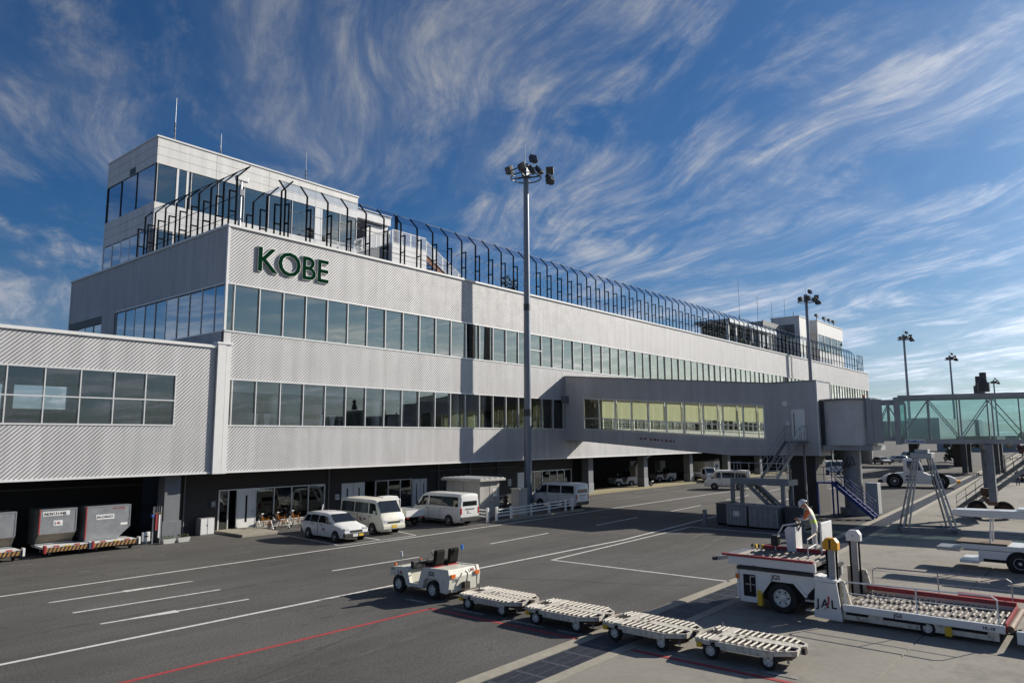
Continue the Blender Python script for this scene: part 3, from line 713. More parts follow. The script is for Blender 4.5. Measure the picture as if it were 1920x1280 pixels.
b.beam((fx[0], 41.1, PZ+5.0), (fx[-1], 41.1, PZ+5.0), .03, .03)
b.build('guard_rail', 'dark_grey_steel', ws, world=True)
# short return leading inwards at the near end
for i, y in enumerate((40.6, 42.3, 44.0)):
    put_frame(ws, 24.75, y, R(-90))
    if i: screen_pane(ws, (24.75, y-1.7), (24.75, y), (1, 0))
# screen along the left edge of the roof
wl = thing('glass_windscreen', (21.5, 40.4, PZ), 'glass windscreen of black posts along the shaded short roof edge', 'windscreen')
ly = [40.3+1.575*i for i in range(9)]
for i, y in enumerate(ly):
    put_frame(wl, 21.5, y, R(-90))
    if i: screen_pane(wl, (21.5, ly[i-1]), (21.5, y), (1, 0))
b = MB()
for z in (1.75, 2.9): b.beam((21.95, ly[0], PZ+z), (21.95, ly[-1], PZ+z), .03, .03)
b.beam((22.75, ly[0], PZ+5.0), (22.75, ly[-1], PZ+5.0), .04, .04); b.beam((21.95, ly[-1], PZ+4.1), (22.75, ly[-1], PZ+5), .06)
b.build('guard_rail', 'black_steel', wl, world=True)
# camera on a short pole at the corner
cc_ = thing('surveillance_camera', (22.7, 41.2, PZ), 'white camera housing on a grey pole at the roof corner', 'camera')
MB().cyl((0,0,0), (0,0,4.2), .10, n=10).build('pole', 'galvanised', cc_, smooth=40)
MB().box(-.35, .45, -.14, .14, 4.25, 4.55).build('housing', 'white_trim', cc_, bevel=.03)
MB().box(-.30, -.12, -.1, .1, 4.0, 4.25).build('bracket', 'galvanised', cc_)
MB().box(-.12, .16, -.18, -.12, 3.3, 3.7).build('junction_box', 'grey_steel', cc_)

# stair house on the viewing deck
sh = thing('rooftop_stair', (37, 44, PZ), 'white rooftop stair landing with picket rails behind the windscreen', 'stairs')
def sb(b, name, m, **k): return b.build(name, m, sh, world=True, **k)
sb(MB().box(37.0, 40.7, 43.5, 47.5, 18.9, 20.85), 'landing_wall', 'white_cladding')
for z in (19.25, 19.65, 20.05, 20.45):
    sb(MB().box(36.99, 40.71, 43.49, 43.5, z, z+.012), 'wall_joint', 'cladding_joint')
sb(MB().box(37.2, 40.5, 43.7, 47.3, PZ, 18.9), 'base', 'dark_wall')
def pickets(a, b, z0, z1, h, n, name='picket'):
    q = MB()
    for i in range(n+1):
        t = i/n; x, y, z = a[0]+(b[0]-a[0])*t, a[1]+(b[1]-a[1])*t, z0+(z1-z0)*t
        w = .10 if i % 8 == 0 else .028
        q.box(x-w/2, x+w/2, y-.014, y+.014, z, z+h)
    q.beam((a[0], a[1], z0+h), (b[0], b[1], z1+h), .05, .05); q.beam((a[0], a[1], z0+.08), (b[0], b[1], z1+.08), .04, .04)
    return sb(q, 'picket_rail', 'white_trim')
pickets((37.05, 43.55), (40.65, 43.55), 20.85, 20.85, 1.1, 30)
pickets((37.05, 47.4), (37.05, 43.6), 20.85, 20.85, 1.1, 26)
pickets((40.7, 43.55), (46.5, 43.55), 20.6, 17.5, 1.15, 48)
q = MB(); q.prism([(40.7, 20.75), (40.7, 20.15), (46.4, 17.0), (46.6, 17.4)], 'y', 43.6, 43.72); sb(q, 'stringer', 'terracotta_wood')
q = MB(); q.prism([(40.7, 20.75), (40.7, 20.15), (46.4, 17.0), (46.6, 17.4)], 'y', 45.1, 45.22); sb(q, 'stringer', 'dark_wall')
for i in range(14):
    t = i/14; sb(MB().box(40.9+t*5.3, 41.25+t*5.3, 43.72, 45.1, 20.4-t*2.95, 20.46-t*2.95), 'tread', 'grey_steel')
pickets((33.6, 47.4), (37.0, 47.4), 20.0, 20.0, 1.1, 26)
q = MB(); q.prism([(33.6, PZ), (37.0, PZ), (37.0, 20.8), (33.6, 19.3)], 'y', 43.9, 47.3); sb(q, 'ramp_wall', 'grey_column')
pickets((33.6, 43.85), (36.95, 43.85), 19.35, 20.8, 1.05, 26)
tp = thing('roof_post', (38.5, 44.8, PZ), 'thick black post standing at the rooftop stair landing', 'post')
MB().cyl((0,0,3.4), (0,0,6.4), .14, n=8).build('shaft', 'black_steel', tp); MB().box(-.2, .2, -.2, .2, 3.3, 3.42).build('foot', 'black_steel', tp)
# bush on the deck
def bush(name, loc, rx, ry, rz_, n, ls, m, label, cat='plant', trunk=True, group=None, trunk_h=.5):
    t = thing(name, loc, label, cat, group); b = MB()
    cl_ = [(random.gauss(0,.45)*rx, random.gauss(0,.45)*ry, random.uniform(.25,1)*rz_) for _ in range(max(5, n//60))]
    for i in range(n):
        c = random.choice(cl_); u = random.uniform(0, 6.28); v = math.acos(random.uniform(-1, 1)); r = .36*random.random()**.4
        p = Vector((c[0]+r*rx*math.sin(v)*math.cos(u), c[1]+r*ry*math.sin(v)*math.sin(u), max(.05, c[2]+r*rz_*.8*math.cos(v))))
        a = Vector((random.gauss(0,1), random.gauss(0,1), random.gauss(0,1))).normalized(); e = a.orthogonal().normalized(); s_ = ls*random.uniform(.6, 1.3)
        b.add([p-e*s_*.5, p+a*s_*.6, p+e*s_*.5, p-a*s_*.6], [(0,1,2,3)])
    b.build('crown', m, t, fix=False)
    if trunk:
        k_ = MB(); k_.cyl((0,0,0), (0,0,rz_*.6), .05*rx+.02, .02, n=6)
        for c in cl_[:5]: k_.cyl((0,0,rz_*.3), c, .02*rx+.01, .008, n=5)
        k_.build('trunk', 'bark', t)
    return t
bush('shrub', (50.2, 43.0, PZ), 1.5, 1.0, 2.6, 500, .22, 'leaf_dark', 'dark leafless-looking shrub behind the windscreen beside the tall mast')

# structures far along the roof
fa = thing('roof_pavilion', (97, 43, PZ), 'open pavilion with white roof edge and columns far along the terminal roof', 'pavilion')
def fb(b, name, m, **k): return b.build(name, m, fa, world=True, **k)
fb(MB().box(99, 117, 42.6, 48, 21.9, 22.3), 'roof', 'grey_steel'); fb(MB().box(98.9, 117.1, 42.45, 42.6, 21.75, 22.35), 'roof_edge', 'white_trim')
for x in (99.3, 102, 105, 108, 111, 114, 116.8): fb(MB().box(x-.15, x+.15, 42.8, 43.1, PZ, 21.9), 'column', 'white_trim')
fb(MB().box(101, 116, 46, 47.8, PZ, 21.9), 'hall', 'dark_wall')
for i in range(5): bush('shrub', (97+i*4.2+random.uniform(-.8,.8), 41.6, PZ), 1.3, .8, 1.8, 160, .3, random.choice(('leaf_dark', 'leaf')), ['round dark shrub at the near column of the roof pavilion', 'leafy shrub inside the windscreen, second along the pavilion', 'shrub under the middle of the pavilion roof edge', 'shrub, fourth along the roof pavilion', 'shrub at the far end of the roof pavilion'][i], group='shrubs along the roof pavilion')
fb_ = thing('rooftop_tower', (130, 43, PZ), 'far rooftop tower with shaded grey side and pale front', 'building')
def ft(b, name, m, **k): return b.build(name, m, fb_, world=True, **k)
ft(MB().box(130, 134.5, 43, 48, PZ, 26.5), 'block', 'white_cladding'); ft(MB().box(129.9, 134.6, 42.9, 48.1, 26.5, 26.65), 'coping', 'white_trim')
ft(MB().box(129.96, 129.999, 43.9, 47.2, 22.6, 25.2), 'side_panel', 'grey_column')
ft(MB().box(134.5, 139.5, 44.6, 48, PZ, 25.6), 'link', 'dark_wall'); ft(MB().box(119, 130, 45.5, 49, PZ, 24.6), 'lower_hall', 'grey_steel'); ft(MB().box(119, 129.9, 45.3, 45.49, 23.6, 24.75), 'hall_edge', 'grey_column')
fe = thing('control_room', (148, 43, PZ), 'pale flat-roofed rooftop room with a band of white blinds near the far end', 'building')
def fd(b, name, m, **k): return b.build(name, m, fe, world=True, **k)
fd(MB().box(139.8, 155.5, 43, 49, 24.4, 26.9), 'upper_wall', 'white_cladding'); fd(MB().box(139.8, 155.5, 43, 49, PZ, 21.3), 'lower_wall', 'white_cladding'); fd(MB().box(140.2, 155.2, 43.5, 48.8, 21.3, 24.4), 'blind_core', 'interior_white')
for i in range(4): pane(fe, 140+i*3.9, 143.7+i*3.9, 43.1, 21.35, 24.35, 'glass_lower'); fd(MB().box(139.8+i*3.9, 140.0+i*3.9, 43.02, 43.2, 21.3, 24.4), 'mullion', 'mullion')
fd(MB().box(139.7, 155.6, 42.9, 49.1, 26.9, 27.05), 'coping', 'white_trim')
for i, (x, z1, w) in enumerate(((112.3, 30.8, .04), (120, 29.0, .04), (126.5, 29.0, .04), (133.0, 30.6, .04), (137.5, 28.6, .08))):
    a = thing('antenna', (x, 46.5, 24.6), ['slim lightning rod above the pavilion, leftmost far rod', 'short mast with cross arms left of the far tower', 'slim rod at the left edge of the far tower', 'slim rod above the far tower', 'short thick rod between the far tower and the control room'][i], 'antenna', 'rods on the far roof')
    MB().cyl((0,0,-7.3 if i == 0 else 0), (0,0,z1-24.6), w, w*.5, n=6).build('rod', 'dark_grey_steel', a)
    if i == 1: MB().box(-.7, .7, -.03, .03, 3.3, 3.36).box(-.5, .5, -.03, .03, 4.2, 4.26).build('arms', 'dark_grey_steel', a)
    else: MB().box(-.12, .12, -.12, .12, -.02, .12).build('foot', 'dark_grey_steel', a)
for i, x in enumerate((141, 145.5, 148.5, 151.3)):
    a = thing('roof_camera', (x, 43.4, 27.05), ['camera on the roof corner of the control room nearest the mast', 'second camera along the control room roof', 'third camera along the control room roof', 'last camera along the control room roof'][i], 'camera', 'cameras on the control room roof')
    MB().cyl((0,0,0), (0,0,.8), .07, n=6).build('post', 'dark_grey_steel', a); MB().box(-.5, .6, -.25, .25, .8, 1.25).build('housing', 'dark_grey_steel', a)
er = thing('end_railing', (157, 40, PZ), 'dark post railing on the last roof corner of the terminal', 'railing')
b = MB()
for i in range(5): b.beam((154.2+i*.95, 40.2, PZ+.5), (154.2+i*.95, 40.2, PZ+4.2), .08)
for i in range(4): b.beam((158.1, 40.2+i*1.5, PZ+.5), (158.1, 40.2+i*1.5, PZ+4.2), .08)
b.build('posts', 'black_steel', er, world=True)
b = MB()
for z in (1.5, 2.8, 4.2): b.beam((154.2, 40.2, PZ+z), (158.1, 40.2, PZ+z), .06)
b.build('rails', 'black_steel', er, world=True)

# ------------------------------------------------------------------ KOBE letters
ks = thing('sign_letters', (23.2, YF, 15.5), 'raised dark green KOBE letters with white rims on the ribbed parapet', 'sign')
kx = [22.92, 24.34, 26.04, 27.19]; ksc = [1.02, 1.0, .95, .92]
for ch, x, s_ in zip('KOBE', kx, ksc):
    b = text('letter', ch, 2.13, 'sign_white', ks, (x-23.2, -.07, .06), RXF, ext=.03, off=.052, sx=s_)
    g_ = text('letter_face', ch, 2.13, 'sign_green', b, (0, 0, .036), (0,0,0), ext=.012, off=.018)
    q = MB(); 
    for dx in (.25, .9): q.box(dx, dx+.05, -.30, .30, .3, .35)

# ------------------------------------------------------------------ boarding corridor
CX0, CX1, CY0, CY1 = 54.43, 57.6, 17.06, YF-.02
co = thing('boarding_corridor', (56, 28, 0), 'shaded ribbed corridor with a lit window band between terminal and jet bridge', 'corridor')
def cb(b, name, m, **k): return b.build(name, m, co, world=True, **k)
def lerp(tab, y):
    for (a, va), (b, vb) in zip(tab[:-1], tab[1:]):
        if a <= y <= b: return va+(vb-va)*(y-a)/(b-a)
    return tab[0][1] if y < tab[0][0] else tab[-1][1]
zt = lambda y: lerp([(17, 9.45), (20.57, 9.43), (39.5, 11.02)], y)
zb = lambda y: lerp([(17, 4.1), (23.7, 4.06), (37.25, 5.12), (39.5, 5.25)], y)
wt = lambda y: lerp([(20.9, 7.8), (37.5, 8.95)], y)
wbm = lambda y: lerp([(20.9, 5.25), (37.5, 6.25)], y)
def wallmap(x, s, lo, hi): return lambda u, z, d: (x+s*d, u, lo(u)+(hi(u)-lo(u))*z/2.0)
for x, s in ((CX0, 1), (CX1, -1)):
    for (a, b, lo, hi, h) in ((21.0, 37.4, wt, zt, 2), (21.0, 37.4, zb, wbm, 2), (37.4, CY1, zb, zt, 2), (CY0, 21.0, zb, zt, 2)):
        hh = 2.0; q = MB()
        n_h = hi((a+b)/2)-lo((a+b)/2)
        fnm = (lambda lo, hi, n_h: (lambda u, z, d: (x+s*d, u, lo(u)+(hi(u)-lo(u))*z/n_h)))(lo, hi, n_h)
        ribbed(q, a, b, 0, n_h, fnm); cb(q, 'ribbed_panel', 'silver_panel', fix=False)
q = MB(); ribbed(q, CX0, CX1, 4.1, 9.45, lambda u, z, d: (u, CY0+d, z)); cb(q, 'end_panel', 'silver_panel', fix=False)
cb(MB().box(CX0-.04, CX0+.05, CY0-.04, CY0+.05, 4.1, 9.45), 'corner_trim', 'white_trim'); cb(MB().box(CX1-.05, CX1+.04, CY0-.04, CY0+.05, 4.1, 9.45), 'corner_trim', 'white_trim')
ys_ = [17.03, 20.57, 28, 39.45]
def slab(name, m, f, t, x0, x1, ys=ys_):
    q = MB(); n = len(ys); vs = []
    for dz in (0, t):
        vs += [(x0, y, f(y)+dz) for y in ys]+[(x1, y, f(y)+dz) for y in ys]
    fs = [(0, n, 3*n, 2*n), (n-1, 3*n-1, 4*n-1, 2*n-1)]
    for i in range(n-1): fs += [(i, i+1, n+i+1, n+i), (2*n+i, 3*n+i, 3*n+i+1, 2*n+i+1), (i, 2*n+i, 2*n+i+1, i+1), (n+i, n+i+1, 3*n+i+1, 3*n+i)]
    q.add(vs, fs); return cb(q, name, m)
slab('roof', 'grey_steel', zt, .08, CX0-.06, CX1+.06); slab('underside', 'dark_grey_steel', lambda y: zb(y)-.03, .05, CX0+.06, CX1-.06, [17.1, 23.7, 37.25, 39.4])
slab('floor', 'interior_floor', lambda y: wbm(y)-.35, .1, CX0+.08, CX1-.08, [17.2, 21, 37.5, 39.4]); slab('ceiling', 'corridor_inside', lambda y: wt(y)+.08, .08, CX0+.08, CX1-.08, [17.2, 21, 37.5, 39.4])
for x, s in ((CX0, 1), (CX1, -1)):
    ny = 11; yy = [37.4-1.64*i for i in range(ny)]
    for i, y in enumerate(yy):
        q = MB(); q.box(x-.03*s, x+.13*s, y-.045, y+.045, wbm(y), wt(y)); cb(q, 'mullion', 'mullion')
        if i:
            a, b = y+.05, yy[i-1]-.05; X_ = x+.06*s
            q = MB(); q.add([(X_,a,wbm(a)),(X_,b,wbm(b)),(X_,b,wt(b)),(X_,a,wt(a)),(X_+.015,a,wbm(a)),(X_+.015,b,wbm(b)),(X_+.015,b,wt(b)),(X_+.015,a,wt(a))], [(0,1,2,3),(7,6,5,4),(0,4,5,1),(1,5,6,2),(2,6,7,3),(3,7,4,0)])
            cb(q, 'window_pane', 'glass_corridor')
    for f in (wbm, wt, lambda y: wbm(y)+.95):
        q = MB(); q.beam((x+.04*s, 21.0, f(21.0)), (x+.04*s, 37.4, f(37.4)), .12, .07); cb(q, 'window_rail', 'mullion')
# translucent roller blinds behind the far windows, glowing in the sun from outside
bn = MT['blind'].node_tree; bo = bn.nodes['Material Output']; tl = bn.nodes.new('ShaderNodeBsdfTranslucent'); tl.inputs[0].default_value = (.84, .86, .74, 1)
mxs = bn.nodes.new('ShaderNodeMixShader'); mxs.inputs[0].default_value = .5; bn.links.new(bn.nodes['Principled BSDF'].outputs[0], mxs.inputs[1]); bn.links.new(tl.outputs[0], mxs.inputs[2]); bn.links.new(mxs.outputs[0], bo.inputs[0])
for i in range(10):
    y1_ = 37.4-1.64*i-.06; y0_ = y1_-1.52; q = MB(); X_ = CX1-.25; k0 = 1.02 if i < 6 else 1.25
    q.add([(X_,y0_,wbm(y0_)+k0),(X_,y1_,wbm(y1_)+k0),(X_,y1_,wt(y1_)+.06),(X_,y0_,wt(y0_)+.06),(X_+.01,y0_,wbm(y0_)+k0),(X_+.01,y1_,wbm(y1_)+k0),(X_+.01,y1_,wt(y1_)+.06),(X_+.01,y0_,wt(y0_)+.06)], [(0,1,2,3),(7,6,5,4),(0,4,5,1),(1,5,6,2),(2,6,7,3),(3,7,4,0)]); cb(q, 'roller_blind', 'blind')
q = MB(); q.beam((CX1-.4, 21, wbm(21)+.55), (CX1-.4, 37.4, wbm(37.4)+.55), .05); q.beam((CX0+.5, 21, wbm(21)+.4), (CX0+.5, 37.4, wbm(37.4)+.4), .05); cb(q, 'handrail', 'galvanised')
d = cb(MB().box(CX0-.05, CX0-.005, 17.98, 18.95, 5.24, 7.45), 'door', 'white_trim'); MB().box(CX0-.056, CX0-.051, 18.72, 18.8, 5.5, 7.2).build('vision_slot', 'car_glass', d, world=True)
q = MB(); q.cyl((CX0-.02, 19.37, 7.87), (CX0-.12, 19.37, 7.87), .24, .2, n=18); cb(q, 'bulkhead_lamp', 'interior_white')
cb(MB().box(CX0-.1, CX0-.01, 19.1, 19.35, 6.3, 6.6), 'switch_box', 'white_trim')
cb(MB().box(CX0-.6, CX0-.03, 39.0, 39.45, 8.6, 9.2), 'duct_box', 'grey_steel')
for i in range(9):
    w = random.uniform(.1, .28); y = 31.7-i*.36 - (.2 if i > 1 else 0)
    cb(MB().box(CX0-.012, CX0-.002, y-w, y, zb(y)+.55+random.uniform(0,.06), zb(y)+.75), 'faded_red_mark', 'faded_red')
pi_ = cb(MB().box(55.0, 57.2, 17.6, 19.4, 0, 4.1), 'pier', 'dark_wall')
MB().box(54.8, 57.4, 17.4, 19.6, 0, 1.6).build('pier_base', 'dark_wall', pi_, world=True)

# escape stair beside the corridor
es = thing('escape_stair', (48, 18.5, 0), 'shaded grey steel escape stair with a landing beneath the corridor door', 'stairs')
def eb(b, name, m, **k): return b.build(name, m, es, world=True, **k)
LZ = 2.75
eb(MB().box(46.5, 48.2, 16.6, 20.4, LZ-.35, LZ), 'landing', 'grey_steel')
for x, y in ((46.6, 20.3), (46.6, 17.0), (48.1, 17.0), (48.1, 20.3)):
    c = eb(MB().box(x-.11, x+.11, y-.11, y+.11, 0, LZ-.35), 'post', 'grey_steel')
q = MB(); q.beam((46.6, 17.15, 1.2), (46.6, 18.5, LZ-.36), .12); eb(q, 'brace', 'grey_steel')
def rail(pts, h=1.05, n=4, name='handrail', m='galvanised', fn=eb, r=.022, mid=True):
    q = MB()
    for a, b in zip(pts[:-1], pts[1:]):
        a, b = Vector(a), Vector(b); k = max(1, int((b-a).length/n)) if False else n
        for i in range(k+1):
            p = a+(b-a)*i/k; q.cyl(p, p+Vector((0,0,h)), r, n=5)
        q.cyl(a+Vector((0,0,h)), b+Vector((0,0,h)), r, n=5)
        if mid: q.cyl(a+Vector((0,0,h*.5)), b+Vector((0,0,h*.5)), r*.8, n=5)
    return fn(q, name, m)
rail([(46.55, 16.65, LZ), (46.55, 20.35, LZ), (48.15, 20.35, LZ)], n=3)
def flight(a, b, w, n, fn, m='grey_steel', along='x', rails=True, railm='galvanised'):
    a, b = Vector(a), Vector(b); d = (b-a); side = Vector((0,1,0)) if along == 'x' else Vector((1,0,0))
    for s in (-.5, .5):
        q = MB(); q.beam(a+side*w*s, b+side*w*s, .05, .26); fn(q, 'stringer', m)
        if rails:
            q = MB()
            for i in range(5):
                p = a+d*(i/4)+side*w*s; q.cyl(p, p+Vector((0,0,1.0)), .02, n=5)
            for h in (.5, 1.0): q.cyl(a+side*w*s+Vector((0,0,h)), b+side*w*s+Vector((0,0,h)), .022, n=5)
            fn(q, 'handrail', railm)
    for i in range(n):
        p = a+d*((i+.5)/n); h = (w-.05)/2
        t = MB(); dx, dy = ((.14, h) if along == 'x' else (h, .14)); t.box(p.x-dx, p.x+dx, p.y-dy, p.y+dy, p.z-.02, p.z+.02); fn(t, 'tread', m)
flight((53.0, 18.45, 5.1), (48.2, 18.45, LZ), 1.05, 12, eb)
eb(MB().box(53.0, 54.35, 17.8, 19.1, 5.0, 5.14), 'door_platform', 'grey_steel'); rail([(54.3, 17.85, 5.14), (53.05, 17.85, 5.14)], n=2); rail([(54.3, 19.05, 5.14), (53.05, 19.05, 5.14)], n=2)
q = MB(); q.beam((53.6, 17.9, 0), (53.6, 17.9, 5.0), .12); q.beam((53.6, 19, 0), (53.6, 19, 5.0), .12); eb(q, 'post', 'grey_steel')
flight((47.3, 19.6, LZ-.1), (47.3, 17.0, .2), 1.0, 11, eb, along='y', rails=False)
eb(MB().box(46.0, 48.6, 15.9, 20.8, 0, .12), 'plinth', 'kerb_concrete')
# ground power units below the stair
for i, (y0, y1, x0, lab) in enumerate(((18.3, 19.6, 43.9, 'grey ribbed metal cabinet under the escape stair, the one nearer the terminal'), (16.3, 18.1, 43.7, 'wider blue-grey metal cabinet under the escape stair'), (19.75, 20.5, 44.4, 'narrow dark cabinet at the left end under the escape stair'), (15.0, 16.1, 44.2, 'dark metal cabinet at the right end under the escape stair'))):
    c = thing('equipment_cabinet', (x0+.8, (y0+y1)/2, 0), lab, 'cabinet', 'cabinets under the escape stair')
    m_ = ('grey_steel', 'grey_steel', 'dark_grey_steel', 'dark_grey_steel')[i]
    MB().box(x0, x0+1.6, y0, y1, .1, 1.28).build('body', m_, c, world=True, bevel=.02)
    MB().box(x0-.02, x0+1.62, y0-.02, y1+.02, 1.285, 1.33).build('lid', m_, c, world=True)
    if i < 2:
        b = MB(); nn = 5
        for k in range(nn+1): yq = y0+.06+(y1-y0-.12)*k/nn; b.box(x0-.025, x0-.001, yq-.02, yq+.02, .2, 1.2)
        b.build('rib', 'galvanised', c, world=True)
        MB().box(x0-.02, x0-.001, (y0+y1)/2-.2, (y0+y1)/2+.2, .65, .95).build('notice', 'white_trim', c, world=True) if i == 0 else None
    MB().box(x0+.05, x0+1.55, y0+.05, y1-.05, 0, .1).build('skid', 'black_steel', c, world=True)
def bollard(x, y, lab, h=.95, m='grey_steel'):
    b = thing('bollard', (x, y, 0), lab, 'bollard', 'bollards round the corridor pier')
    MB().cyl((0,0,0), (0,0,h), .13, n=12).build('post', m, b, smooth=40); MB().cyl((0,0,0), (0,0,.06), .2, n=12).build('foot', m, b)
bollard(43.6, 20.9, 'grey bollard left of the equipment cabinets'); bollard(60.0, 15.3, 'grey bollard right of the blue stair'); bollard(44.0, 15.0, 'short grey bollard right of the equipment cabinets')

# ------------------------------------------------------------------ jet bridge
jb = thing('jet_bridge', (56.4, 15.2, 0), 'grey passenger jet bridge with round rotunda and long glazed tunnel', 'jet bridge')
def jbb(b, name, m, **k): return b.build(name, m, jb, world=True, **k)
RC = Vector((56.0, 15.4, 0)); DV = Vector((.2, -.98, 0)).normalized(); SV = Vector((-DV.y, DV.x, 0))   # SV points to +X side
jbb(MB().cyl((56.0,15.4,0), (56.0,15.4,4.5), .62, n=20), 'rotunda_column', 'grey_steel', smooth=40)
q = MB(); q.cyl((56.0,15.4,0), (56.0,15.4,.5), .95, n=20); jbb(q, 'column_foot', 'grey_steel', smooth=40)
q = MB(); q.cyl((56.0,15.4,4.85), (56.0,15.4,8.0), 1.75, n=32); jbb(q, 'rotunda', 'rotunda_paint', smooth=40)
q = MB(); q.cyl((56.0,15.4,8.0), (56.0,15.4,8.12), 1.95, n=32); jbb(q, 'rotunda_roof', 'grey_steel')
q = MB(); q.box(54.6, 58.0, 13.6, 16.9, 4.5, 4.84); jbb(q, 'rotunda_beam', 'bridge_grey')
q = MB(); q.box(54.9, 57.2, 16.6, 17.05, 4.9, 7.9); jbb(q, 'link_cowl', 'dark_grey_steel')
q = MB(); q.cyl((56.0,14.3,8.12), (56.0,14.3,8.4), .1, .06, n=8); jbb(q, 'beacon', 'orange_lamp')
for i in range(3):
    pts = [(54.7, 16.4-.2*i, 4.6), (54.6, 16.3-.25*i, 3.6+.2*i), (54.9, 16.0-.35*i, 3.0+.25*i), (55.3, 15.6-.3*i, 3.5), (55.5, 15.4, 4.5)]
    q = MB(); q.tube(pts, .035, 6); jbb(q, 'hanging_cable', 'black_plastic')
def tun(s0, s1, hw, z0, z1, name, nb, glassm, wl_, slope=0.0, diag=True):
    P = lambda s, o, z: RC+DV*s+SV*o+Vector((0,0,z+slope*(s-s0)))
    for z in (z0, z1-.28):
        for sd_ in (-1, 1):
            q = MB(); q.beam(P(s0, sd_*(hw-.09), z+.14), P(s1, sd_*(hw-.09), z+.14), .18, .28); jbb(q, 'chord_beam', 'bridge_grey')
    for z, m_ in ((z0+.1, 'grey_steel'), (z1-.12, 'bridge_grey')):
        q = MB(); a, b, c, d_ = P(s0, -hw+.18, z), P(s1, -hw+.18, z), P(s1, hw-.18, z), P(s0, hw-.18, z); up = Vector((0,0,.08))
        q.add([a,b,c,d_,a+up,b+up,c+up,d_+up], [(3,2,1,0),(4,5,6,7),(0,1,5,4),(1,2,6,5),(2,3,7,6),(3,0,4,7)]); jbb(q, 'floor' if z < z1-1 else 'roof', m_)
    for i in range(nb+1):
        s = s0+(s1-s0)*i/nb
        for sd_ in (-1, 1):
            q = MB(); q.beam(P(s, sd_*(hw-.05), z0+.28), P(s, sd_*(hw-.05), z1-.28), wl_, wl_); jbb(q, 'frame_post', 'bridge_grey')
            if i < nb:
                s2 = s0+(s1-s0)*(i+1)/nb
                q = MB(); o = sd_*(hw-.16); a, b = P(s+.06, o, z0+.3), P(s2-.06, o, z0+.3); c, d_ = P(s2-.06, o, z1-.3), P(s+.06, o, z1-.3); n_ = SV*.015
                q.add([a,b,c,d_,a+n_,b+n_,c+n_,d_+n_], [(0,1,2,3),(7,6,5,4),(0,4,5,1),(1,5,6,2),(2,6,7,3),(3,7,4,0)]); jbb(q, 'glass_panel', glassm)
                if diag:
                    q = MB(); za, zb_ = (z0+.3, z1-.3) if i % 2 == 0 else (z1-.3, z0+.3)
                    q.beam(P(s, sd_*(hw-.06), za), P(s2, sd_*(hw-.06), zb_), .06); jbb(q, 'diagonal', 'bridge_grey')
tun(1.5, 3.6, 1.35, 5.15, 7.95, 'inner', 2, 'glass_bridge', .12)
tun(3.2, 17.5, 1.62, 4.95, 8.22, 'outer', 8, 'glass_bridge', .09)
for s, t in ((1.4, .35), (3.1, .3)):
    hw = 1.5 if s < 2 else 1.66
    for o in (-hw, hw):
        q = MB(); a = RC+DV*s+SV*o; q.beam(a+Vector((0,0,4.9)), a+Vector((0,0,8.1)), .35, .14); jbb(q, 'portal_frame', 'bridge_grey')
q = MB(); a = RC+DV*1.3-SV*1.5; b = RC+DV*2.2-SV*1.5; q.add([a+Vector((0,0,5)), b+Vector((0,0,5)), b+Vector((0,0,8)), a+Vector((0,0,8)), a+SV*.05+Vector((0,0,5)), b+SV*.05+Vector((0,0,5)), b+SV*.05+Vector((0,0,8)), a+SV*.05+Vector((0,0,8))], [(0,1,2,3),(7,6,5,4),(0,4,5,1),(1,5,6,2),(2,6,7,3),(3,7,4,0)]); jbb(q, 'curtain', 'bridge_grey')
sb_p = RC+DV*3.45-SV*1.73
bd = jbb(MB().add([sb_p+Vector((0,0,4.97)), sb_p+DV*1.2+Vector((0,0,4.97)), sb_p+DV*1.2+Vector((0,0,5.26)), sb_p+Vector((0,0,5.26)), sb_p+SV*.04+Vector((0,0,4.97)), sb_p+SV*.04+DV*1.2+Vector((0,0,4.97)), sb_p+SV*.04+DV*1.2+Vector((0,0,5.26)), sb_p+SV*.04+Vector((0,0,5.26))], [(0,1,2,3),(7,6,5,4),(0,4,5,1),(1,5,6,2),(2,6,7,3),(3,7,4,0)]), 'maker_board', 'plate_white')
angd = math.atan2(DV.y, DV.x)
tx = sb_p+DV*.08-SV*.006+Vector((0,0,5.04)); text('lettering', 'ShinMaywa', .24, 'text_blue', bd, (tx.x-56.4, tx.y-15.2, tx.z), (R(90), 0, angd), ext=.003, bold=True)
# lift columns and drive bogie
BG = RC+DV*8.2+SV*1.0
for o in (-1.75, 1.75):
    p = BG+SV*(o-1.0)
    q = MB(); q.beam(p+Vector((0,0,1.3)), p+Vector((0,0,4.9)), .42, .42); jbb(q, 'lift_column', 'grey_steel')
    q = MB(); q.cyl(p+Vector((0,0,8.3)), p+Vector((0,0,8.9)), .34, n=14); q.cyl(p+Vector((0,0,8.9)), p+Vector((0,0,9.05)), .22, n=14); q.cyl(p+Vector((0,0,9.05)), p+Vector((0,0,9.55)), .2, n=14); q.box(p.x-.3, p.x+.1, p.y-.1, p.y+.1, 9.15, 9.4); q.box(p.x-.5, p.x+.5, p.y-.1, p.y+.1, 8.42, 8.5); jbb(q, 'lift_motor', 'dark_grey_steel', smooth=40)
q = MB(); q.beam(BG-SV*2.2+Vector((0,0,1.25)), BG+SV*2.2+Vector((0,0,1.25)), .5, .45); jbb(q, 'bogie_beam', 'rusty_steel')
q = MB(); q.beam(BG-SV*2+Vector((0,0,1.6)), BG+SV*1.9+Vector((0,0,4.6)), .1); jbb(q, 'cross_brace', 'rusty_steel')
q = MB(); q.beam(BG-SV*2.1+Vector((0,0,4.75)), BG+SV*2.1+Vector((0,0,4.75)), .35, .35); jbb(q, 'cross_head', 'grey_steel')
